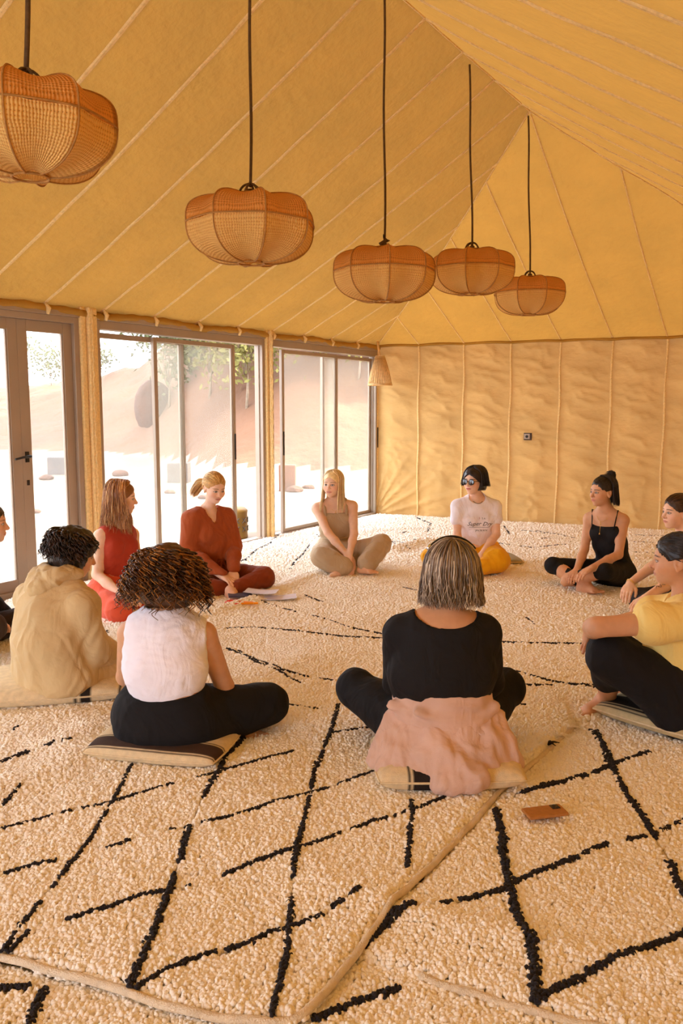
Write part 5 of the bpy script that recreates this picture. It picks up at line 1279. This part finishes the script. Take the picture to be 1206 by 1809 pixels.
BLOND = [srgb(232, 190, 118), srgb(206, 158, 88), srgb(246, 214, 148), srgb(184, 134, 72)]
f, u, r, c, s = hair_frame(p); tb = c - f * .105 + u * .01
hair_mesh('hair', e, [cap_bit(p, srgb(200, 150, 84), .008, low=-.03, face=.035, ear=True), swept_bits(p, 420, (0, -.105, .01), BLOND, 5), tail_bits(p, tb, tb - f * .085 - u * .135 + r * .07, 260, .030, BLOND, 6, bulge=.03, width=.0034)])
m = MB(); m.tube(arc_pts(tb, r * .018, u * .018, 0, 6.28, 14), .005, 5); m.build('hair_tie', M['black'], e, smooth=True)
chain(e, arc_pts(J['nck'] + V(0, 0, .035), p.lc * .058, vf * .085 + V(0, 0, -.11), 0.1, 3.04), .0014, pend=J['nck'] + vf * .10 + V(0, 0, -.075))

# --- 6 blonde woman in beige jumpsuit, facing the camera
J = JJ(pel=(595, 974, 7.32), wst=(593, 948, 7.28), chs=(592, 919, 7.25), nck=(590, 886, 7.23), hed=(588, 856, 7.17), hf=(-.38, -.92, .02), hu=(0, -.02, 1),
       sR=(559, 899, 7.20), sL=(623, 895, 7.24), eR=(579, 941, 7.05), eL=(625, 943, 7.09), wR=(611, 978, 6.95), wL=(618, 976, 6.94), fR=(626, 1003, 6.88), fL=(610, 1004, 6.87),
       hR=(578, 980, 7.24), hL=(612, 980, 7.24), kR=(568, 983, 6.94), kL=(672, 962, 7.10), aR=(612, 1004, 6.90), aL=(645, 1000, 6.88), tR=(580, 1009, 6.84), tL=(664, 1007, 6.83))
p, e = start('long haired blonde woman in a beige sleeveless jumpsuit, hands on her ankles', J, base=SK_FAIR, torso=(.92, .95), limb=.95, bust=.9)
p.paint = dict(brow=(.30, .18, .09)); p.body(e); J = p.J; vf = p.fw
TAUPE = cloth_mat('taupe linen', srgb(188, 164, 132), 260, .4, .9)
p.garment('square_neck_bodice', e, TAUPE, ['waist', 'chest', 'bust'], .008, wr=.003, seed=61, stretch=(1, 1, 2), clips=[(J['chs'] * .50 + J['nck'] * .50 - V(0, 0, .01), (0, 0, 1))],
          extra=[cone(J['chs'] * .5 + J['nck'] * .5 + p.lc * q * .085 + vf * .07, J['nck'] + p.lc * q * .085 + V(0, 0, .02) - vf * .01, .02, .018, .01) for q in (1, -1)][:0])
for q in (1, -1):
    m = MB(); a = J['chs'] * .5 + J['nck'] * .5; pts = [a + p.lc * q * .09 + vf * .085 + V(0, 0, -.015), a + p.lc * q * .092 + vf * .075 + V(0, 0, .03), J['nck'] + p.lc * q * .095 + V(0, 0, .022) + vf * .02, J['nck'] + p.lc * q * .09 - vf * .05 + V(0, 0, .0), a + p.lc * q * .08 - vf * .10]
    m.tube(pts, .014, 6)
    m.build('shoulder_strap', TAUPE, e, smooth=True)
trousers(p, e, TAUPE, .026, .006, 63, name='loose_trousers', wl=1.15, hemL=.86, hemR=.86, extra=[cone(J['kR'] * .7 + J['hR'] * .3, J['aR'] * .35 + J['kR'] * .65, .088, .088, .05), cone(J['kL'], J['aL'] * .75 + J['kL'] * .25, .078, .075, .04)], flare=.02)
m = MB(); m.tube([J['wst'] + p.lc * math.cos(t) * .138 + vf * math.sin(t) * .112 + V(0, 0, .015) for t in np.linspace(0, 6.28, 40)], .006, 6); m.build('waist_cord', TAUPE, e, smooth=True)
BL2 = [srgb(250, 230, 184), srgb(238, 208, 152), srgb(254, 240, 204), srgb(224, 188, 128)]
hair_mesh('hair', e, [cap_bit(p, srgb(236, 206, 148), .010, low=-.05, face=.03), straight_bits(p, 620, .27, BL2, grow=.013, seed=22, flare=.002, width=.0036, phimin=58, top=.03, side_fwd=.045, inward=-.01)])
chain(e, arc_pts(J['nck'] + V(0, 0, .03), p.lc * .058, vf * .082 + V(0, 0, -.09), 0.1, 3.04), .0014, pend=J['nck'] + vf * .10 + V(0, 0, -.058))

# --- 7 woman with sunglasses in the white T-shirt
J = JJ(pel=(843, 974, 7.25), wst=(842, 950, 7.21), chs=(841, 920, 7.18), nck=(841, 882, 7.17), hed=(838, 851, 7.13), hf=(-.68, -.73, .05), hu=(0, 0, 1),
       sR=(808, 896, 7.15), sL=(874, 896, 7.18), eR=(807, 946, 7.10), eL=(876, 944, 7.10), wR=(822, 982, 6.96), wL=(852, 978, 6.93), fR=(840, 998, 6.86), fL=(838, 992, 6.86),
       hR=(826, 979, 7.18), hL=(860, 979, 7.18), kR=(764, 986, 7.02), kL=(877, 991, 6.90), aR=(815, 1003, 6.86), aL=(838, 1005, 6.80), tR=(838, 1008, 6.78), tL=(815, 1010, 6.76))
p, e = start('woman with a dark bob and sunglasses in a printed white T-shirt and yellow trousers', J, base=SK_FAIR, torso=(.95, .95), limb=.95, bust=.95)
p.paint = dict(brow=(.06, .03, .02), lips=(.55, .14, .13)); p.body(e); J = p.J; vf = p.fw
YEL = cloth_mat('saffron yellow cotton', srgb(240, 176, 12), 260, .4, .85); TEE = cloth_mat('white cotton jersey', srgb(246, 242, 252), 400, .25, .9)
trousers(p, e, YEL, .030, .007, 71, name='loose_trousers', wl=.5, extra=[ell(J['kL'] + V(-.01, .06, -.0), (.125, .13, .105), None, .05)])
tee = p.garment('printed_t_shirt', e, TEE, ['waist', 'chest', 'bust', 'shoulder', 'trap', ('uaL', 0, .42, .01), ('uaR', 0, .42, .01)], .014, wr=.003, seed=73, k=.03, cuts=[ell(J['nck'] + V(0, 0, .03) + vf * .045, (.07, .075, .055))], clips=[(J['pel'] * .75 + J['wst'] * .25, J['pel'] - J['wst'])])
# printed lettering, wrapped on the shirt
dg = bpy.context.evaluated_depsgraph_get(); bvh = BVHTree.FromObject(tee, dg); off = Vector(tee.parent.location) * 0
INK = mat('faded grey print', (.14, .13, .15), .9); INKR = mat('faded red print', (.5, .12, .1), .9)
def print_text(txt, size, y, m_, shear=0.0, xo=0.0):
    cu = bpy.data.curves.new('print', 'FONT'); cu.body = txt; cu.size = size; cu.align_x = 'CENTER'; cu.shear = shear; cu.resolution_u = 2; cu.offset = size * .008
    o = bpy.data.objects.new('print', cu); COL.objects.link(o); me = bpy.data.meshes.new_from_object(o.evaluated_get(bpy.context.evaluated_depsgraph_get())); bpy.data.objects.remove(o)
    bm = bmesh.new(); bm.from_mesh(me); bmesh.ops.subdivide_edges(bm, edges=[q for q in bm.edges if q.calc_length() > .012], cuts=1)
    c0 = J['chs'] + V(0, 0, y)
    for v in bm.verts:
        o_ = Vector(c0 - p.lc * (v.co.x + xo) + vf * .4 + V(0, 0, v.co.y)); h_ = bvh.ray_cast(o_, Vector(-vf), 1.0)
        v.co = (h_[0] + Vector(vf) * .0016) if h_[0] else (o_ - Vector(vf) * .25)
    me2 = bpy.data.meshes.new('print'); bm.to_mesh(me2); bm.free(); return link('shirt_print', me2, m_, e)
print_text('Super Dry', .050, -.015, INK, .35); print_text('S', .024, .040, INKR, xo=.0); print_text('S A', .020, .040, INK, xo=.035); print_text('JPN 78 90 N', .020, -.065, INK, xo=.02)
print_text('_________', .038, -.026, INK)
BK = [(.016, .010, .009), (.028, .016, .012), (.010, .007, .007)]
f, u, r, c, s = hair_frame(p)
hair_mesh('hair', e, [cap_bit(p, (.014, .009, .008), .020, low=-.07, face=.025, extra=[ell(c - f * .03 - u * .04, (.080, .078, .075), None, .03)]), straight_bits(p, 560, .085, BK, grow=.028, seed=32, flare=.012, width=.0036, phimin=66, top=.03, part=.1)])
glasses(p, e, 'round dark sunglasses'); chain(e, arc_pts(J['nck'] + V(0, 0, .03), p.lc * .055, vf * .075 + V(0, 0, -.05), 0.1, 3.04), .0022, m_=M['cord'])

# --- 8 woman in the black camisole
J = JJ(pel=(1086, 1008, 6.55), wst=(1079, 975, 6.52), chs=(1074, 943, 6.49), nck=(1069, 903, 6.49), hed=(1064, 869, 6.46), hf=(-.92, -.38, -.02), hu=(.03, 0, 1),
       sR=(1040, 917, 6.58), sL=(1101, 920, 6.42), eR=(1032, 970, 6.50), eL=(1092, 980, 6.32), wR=(1019, 1006, 6.34), wL=(1046, 1003, 6.17), fR=(1006, 1022, 6.24), fL=(1018, 1019, 6.13),
       hR=(1070, 1010, 6.60), hL=(1098, 1012, 6.48), kR=(976, 999, 6.50), kL=(1068, 1010, 6.17), aR=(1032, 1033, 6.26), aL=(1005, 1020, 6.36), tR=(1060, 1040, 6.15), tL=(1030, 1026, 6.44))
p, e = start('woman with a black half-up bun in a black camisole, looking left', J, base=SK_TAN, torso=(.92, .92), limb=.92, bust=.8)
p.paint = dict(brow=(.03, .02, .015)); p.body(e); J = p.J; vf = p.fw
trousers(p, e, BLK2, .008, .003, 81, name='leggings', hemL=.8, hemR=.8)
p.garment('camisole', e, BLK, ['pelvis', 'waist', 'chest', 'bust'], .008, wr=.0025, seed=83, clips=[(J['chs'] * .48 + J['nck'] * .52, V(0, 0, 1) + vf * .35), (J['pel'] + V(0, 0, .01), (0, 0, -1))])
for q in (1, -1):
    m = MB(); a = J['chs'] * .5 + J['nck'] * .5; m.tube([a + p.lc * q * .085 + vf * .088 + V(0, 0, -.03), a + p.lc * q * .09 + vf * .075 + V(0, 0, .03), J['nck'] + p.lc * q * .10 + V(0, 0, .012) + vf * .01, J['nck'] + p.lc * q * .09 - vf * .06 - V(0, 0, .02), a + p.lc * q * .07 - vf * .095 - V(0, 0, .01)], .0045, 5)
    m.build('shoulder_strap', BLK, e, smooth=True)
f, u, r, c, s = hair_frame(p); bn = c - f * .075 + u * .105
hair_mesh('hair', e, [cap_bit(p, (.014, .009, .008), .008, low=-.03, face=.03, ear=True), swept_bits(p, 420, (0, -.075, .095), BK, 15), straight_bits(p, 420, .15, BK, grow=.018, seed=42, flare=.012, width=.0040, back_only=True),
                      tail_bits(p, bn - r * .035, bn + r * .035 + u * .01, 120, .028, BK, 8, bulge=.01, curl=.006)])
chain(e, arc_pts(J['nck'] + V(0, 0, .03), p.lc * .058, vf * .085 + V(0, 0, -.085), 0.1, 3.04), .0016, pend=J['nck'] + vf * .10 + V(0, 0, -.055))
chain(e, [J['nck'] + vf * .10 + V(0, 0, -.05), J['nck'] + vf * .115 + V(0, 0, -.13)], .0013, pend=J['nck'] + vf * .118 + V(0, 0, -.13))
chain(e, arc_pts(c + r * .0, V(.001, 0, 0), V(0, 0, .001), 0, 1), .001, 'earring')

# --- 9 woman at the right edge with the gathered hair
J = JJ(pel=(1236, 1052, 5.62), wst=(1232, 1010, 5.62), chs=(1224, 972, 5.60), nck=(1212, 938, 5.58), hed=(1196, 905, 5.56), hf=(-.97, -.22, .0), hu=(.05, 0, 1),
       sL=(1232, 958, 5.42), sR=(1212, 948, 5.74), eR=(1170, 988, 5.72), eL=(1196, 1022, 5.36), wR=(1113, 1030, 5.56), wL=(1140, 1056, 5.20), fR=(1099, 1062, 5.44), fL=(1116, 1082, 5.10),
       hL=(1236, 1058, 5.52), hR=(1232, 1050, 5.72), kR=(1130, 1058, 5.58), kL=(1150, 1076, 5.26), aL=(1225, 1082, 5.14), aR=(1180, 1072, 5.30), tL=(1250, 1085, 5.10), tR=(1200, 1082, 5.2))
p, e = start('woman cut by the right edge, brown hair pulled back, tattooed forearm', J, base=SK_FAIR, torso=(.95, .95), limb=.98, bust=.9)
p.paint = dict(brow=(.10, .05, .03)); p.body(e); J = p.J; vf = p.fw
trousers(p, e, cloth_mat('charcoal denim', (.030, .026, .028), 300, .4, .85), .014, .004, 91)
p.garment('dark_vest_top', e, cloth_mat('charcoal jersey', (.03, .028, .03), 400, .3), ['waist', 'chest', 'bust'], .009, seed=93, clips=[(J['chs'] * .4 + J['nck'] * .6, (0, 0, 1))])
BR = [srgb(74, 46, 26), srgb(104, 68, 40), srgb(48, 30, 18)]
f, u, r, c, s = hair_frame(p)
hair_mesh('hair', e, [cap_bit(p, srgb(60, 38, 22), .010, low=-.03, face=.03, ear=True), swept_bits(p, 420, (0, -.11, .04), BR, 25, grow=.014), tail_bits(p, c - f * .10 + u * .03 - r * .02, c - f * .14 + u * .06 + r * .02, 120, .03, BR, 4, curl=.006)])
chain(e, arc_pts(J['wR'], nrm(np.cross(J['wR'] - J['eR'], V(0, 0, 1))) * .028, nrm(np.cross(np.cross(J['wR'] - J['eR'], V(0, 0, 1)), J['wR'] - J['eR'])) * .028, 0, 6.28), .004, 'bracelet')
INKT = mat('tattoo ink', (.06, .05, .07), .7); fa = J['wL'] - J['eL']; upv = V(0, -.55, .83); m = MB()
for q in range(5):
    b0 = J['eL'] + fa * (.38 + .06 * q) + upv * .0375; m.tube([b0 + V(0, -.0, 0), b0 + nrm(fa) * .015 + nrm(np.cross(fa, upv)) * .012 * (-1) ** q, b0 + nrm(fa) * .03], .0016, 4)
m.build('tattoo', INKT, e)

# --- 10 woman in the yellow T-shirt, near right edge
J = JJ(pel=(1212, 1224, 3.58), wst=(1208, 1182, 3.60), chs=(1208, 1130, 3.60), nck=(1210, 1066, 3.60), hed=(1195, 990, 3.60), hf=(-.93, .34, -.03), hu=(.02, 0, 1),
       sL=(1206, 1098, 3.42), sR=(1192, 1080, 3.78), eL=(1054, 1108, 3.42), eR=(1085, 1105, 3.82), wL=(1040, 1112, 3.63), wR=(1060, 1125, 3.70), fL=(1029, 1150, 3.70), fR=(1035, 1140, 3.60),
       hL=(1206, 1236, 3.49), hR=(1206, 1226, 3.67), kL=(1078, 1158, 3.52), kR=(1085, 1152, 3.78), aL=(1072, 1234, 3.76), aR=(1108, 1226, 3.95), tL=(1018, 1250, 3.74), tR=(1060, 1236, 3.96))
J['pnL'] = V(.9, 0, -.3); J['thL'] = V(0, -.3, 1)
p, e = start('dark haired woman in a pale yellow T-shirt hugging her knee', J, base=SK_TAN, torso=(1.0, 1.05), limb=1.18, bust=1)
p.paint = dict(brow=(.03, .02, .015)); p.body(e); J = p.J; vf = p.fw
TY = cloth_mat('pale yellow cotton', srgb(248, 220, 134), 400, .25, .9)
trousers(p, e, BLK2, .022, .005, 101, hemL=.5, hemR=.5, wl=.7, stretch=(1, 1, .5), extra=[cone(J['hL'] + V(0, 0, .0), J['kL'], .13, .085, .05), cone(J['kL'] + V(.01, 0, -.01), J['aL'] * .38 + J['kL'] * .62 + V(.03, 0, 0.01), .080, .070, .05), cone(J['kL'] * .7 + J['aL'] * .3 + V(.17, -.02, -.03), J['hL'] + V(-.02, 0, -.05), .07, .10, .08)])
p.garment('yellow_t_shirt', e, TY, ['waist', 'chest', 'bust', 'shoulder', 'trap', ('uaL', 0, .34, .022), ('uaR', 0, .34, .022)], .020, wr=.006, seed=103, k=.035, wf=11, stretch=(1, 1, .55), h=.006,
          cuts=[ell(J['nck'] + V(0, 0, .045) + vf * .02, (.08, .08, .06))], clips=[(J['pel'] * .8 + J['wst'] * .2, J['pel'] - J['wst'])], extra=[cone(J['chs'] + V(-.05, 0, 0), J['wst'] + V(-.06, 0, .0), .12, .12, .05, p.lc, 1.3), cone(J['wst'] + V(-.05, 0, .0), J['pel'] + V(-.04, -.02, .07), .12, .12, .05, p.lc, 1.3)])
f, u, r, c, s = hair_frame(p)
hair_mesh('hair', e, [cap_bit(p, (.016, .010, .009), .010, low=-.04, face=.035, ear=True), swept_bits(p, 420, (0, -.10, .0), BK, 35, grow=.012), tail_bits(p, c - f * .10, c - f * .17 - u * .16, 200, .03, BK, 9)])

# --- 11 person cut by the left edge
J = JJ(pel=(-70, 1120, 4.72), wst=(-64, 1062, 4.72), chs=(-58, 1010, 4.74), nck=(-45, 966, 4.76), hed=(-20, 925, 4.78), hf=(.97, .22, -.03), hu=(0, 0, 1),
       sR=(-55, 995, 4.60), sL=(-50, 985, 4.92), eR=(-30, 1075, 4.55), eL=(-20, 1060, 4.95), wR=(-12, 1100, 4.72), wL=(10, 1080, 5.05), fR=(15, 1105, 4.85), fL=(30, 1085, 5.15),
       hR=(-75, 1135, 4.65), hL=(-72, 1125, 4.80), kR=(-14, 1108, 4.42), kL=(40, 1095, 4.98), aR=(-50, 1140, 4.42), aL=(-5, 1105, 4.9), tR=(-80, 1145, 4.40), tL=(-30, 1115, 4.85))
p, e = start('person in profile cut by the left edge, in dark clothes', J, base=SK_MID, torso=(1, 1), bust=.6, detail=1)
p.body(e); DB_ = cloth_mat('dark brown knit', (.045, .028, .024), 300, .4)
trousers(p, e, DB_, .016, .004, 111, hemL=.9, hemR=.9); J = p.J
p.garment('dark_jumper', e, BLK, ['waist', 'chest', 'bust', 'shoulder', 'trap', 'uaL', 'uaR', 'faL', 'faR'], .012, seed=113, cuts=[ell(J['nck'] + V(0, 0, .04), (.07, .07, .05))])
hair_mesh('hair', e, [cap_bit(p, srgb(50, 32, 20), .010, face=.03), swept_bits(p, 300, (0, -.10, .0), BR, 45)])

# ------------------------------------------------------------------ things lying on the rugs
def flat(px, py, w, d, h, rot, m_, name, lab, cat, group=None, z=None, rnd=.004, curl=0):
    c = G(px, py, .02); z = z if z is not None else .024 + float(hz(c[None, :2])[0]); n = 12
    u, v = np.meshgrid(np.linspace(-1, 1, n), np.linspace(-1, 1, n), indexing='ij'); ca, sa = math.cos(rot), math.sin(rot)
    X_ = c[0] + u * w * ca - v * d * sa; Y_ = c[1] + u * w * sa + v * d * ca; zz = z + h + curl * (u ** 2) + curl * .4 * np.sin(v * 3)
    top = np.stack([X_, Y_, zz], -1).reshape(-1, 3); idx = np.arange(n * n).reshape(n, n); f = np.stack([idx[:-1, :-1], idx[1:, :-1], idx[1:, 1:], idx[:-1, 1:]], -1).reshape(-1, 4)
    m = MB(); m.add(list(top), [tuple(q) for q in f]); m.add(list(top - V(0, 0, h)), [tuple(q[::-1]) for q in f])
    b = list(idx[:, 0]) + list(idx[-1, 1:]) + list(idx[::-1, -1][1:]) + list(idx[0, ::-1][1:-1]); k = len(b); N_ = n * n
    m.f += [(b[i], b[(i + 1) % k], b[(i + 1) % k] + N_, b[i] + N_)[::-1] for i in range(k)]
    o = m.build(name, m_, None, bevel=rnd if rnd else 0); tag(o, lab, cat, group); return o
PAPER = mat('white paper', srgb(226, 222, 236), .8, .02, 5)
flat(484, 1057, .16, .07, .0015, R(6), PAPER, 'paper_sheet', 'white sheet of paper lying beside the rust dressed woman', 'paper', 'papers on the rug', rnd=0, curl=.012)
flat(462, 1054, .12, .07, .0015, R(-12), PAPER, 'paper_sheet', 'white sheet of paper half under the other, nearer her foot', 'paper', 'papers on the rug', rnd=0, curl=.008)
flat(424, 1056, .085, .055, .012, R(10), mat('slate notebook cover', (.07, .06, .10), .6), 'notebook', 'small dark notebook by the foot of the woman in rust', 'notebook')
def marker(px, py, ang, col, lab):
    c = G(px, py, .035); e = empty('marker_pen', c); tag(e, lab, 'pen', 'felt pens on the rug'); d = V(math.cos(ang), math.sin(ang), 0)
    m_ = mat('pen plastic', col, .4); m = MB(); m.tube([c - d * .055, c + d * .03], .007, 8); m.build('barrel', m_, e, smooth=False); m = MB(); m.tube([c + d * .031, c + d * .06, c + d * .062], [.0082, .0078, .004], 8); m.build('pen_cap', m_, e)
marker(414, 1061, .3, srgb(226, 60, 30), 'red felt pen lying nearest the woman in rust'); marker(409, 1066, -.5, srgb(214, 50, 40), 'red felt pen lying across the near edge of the pile'); marker(421, 1065, 1.2, srgb(232, 96, 30), 'orange red felt pen in the middle of the pile')
marker(440, 1066, .1, srgb(250, 160, 30), 'yellow orange felt pen at the right end of the pile'); marker(433, 1064, -.3, srgb(244, 140, 30), 'orange felt pen beside the yellow one')
# phone
c = G(962, 1437, .02); ph = empty('phone', c); tag(ph, 'tan cased phone lying face down on the right rug', 'phone'); ang = R(14); d = V(math.cos(ang), math.sin(ang), 0); q = V(-d[1], d[0], 0); z = .020
m = MB(); m.box(c - d * .072 - q * .036 + V(0, 0, z - .02), d * .144, q * .072, V(0, 0, .011)); m.build('case', mat('tan leather case', srgb(176, 118, 62), .5, .1, 60, .2, 200), ph, bevel=.004)
m = MB(); m.box(c + d * .030 + q * .000 + V(0, 0, z - .009), d * .030, q * .030, V(0, 0, .002)); m.build('camera_bump', mat('dark camera glass', (.05, .03, .02), .2), ph, bevel=.002)
for a_, b_ in ((.038, .008), (.052, .008), (.045, .022)):
    m = MB(); cc = c + d * a_ + q * b_ + V(0, 0, z - .007); m.tube([cc, cc + V(0, 0, .002)], .005, 12); m.build('camera_lens', M['black'], ph)
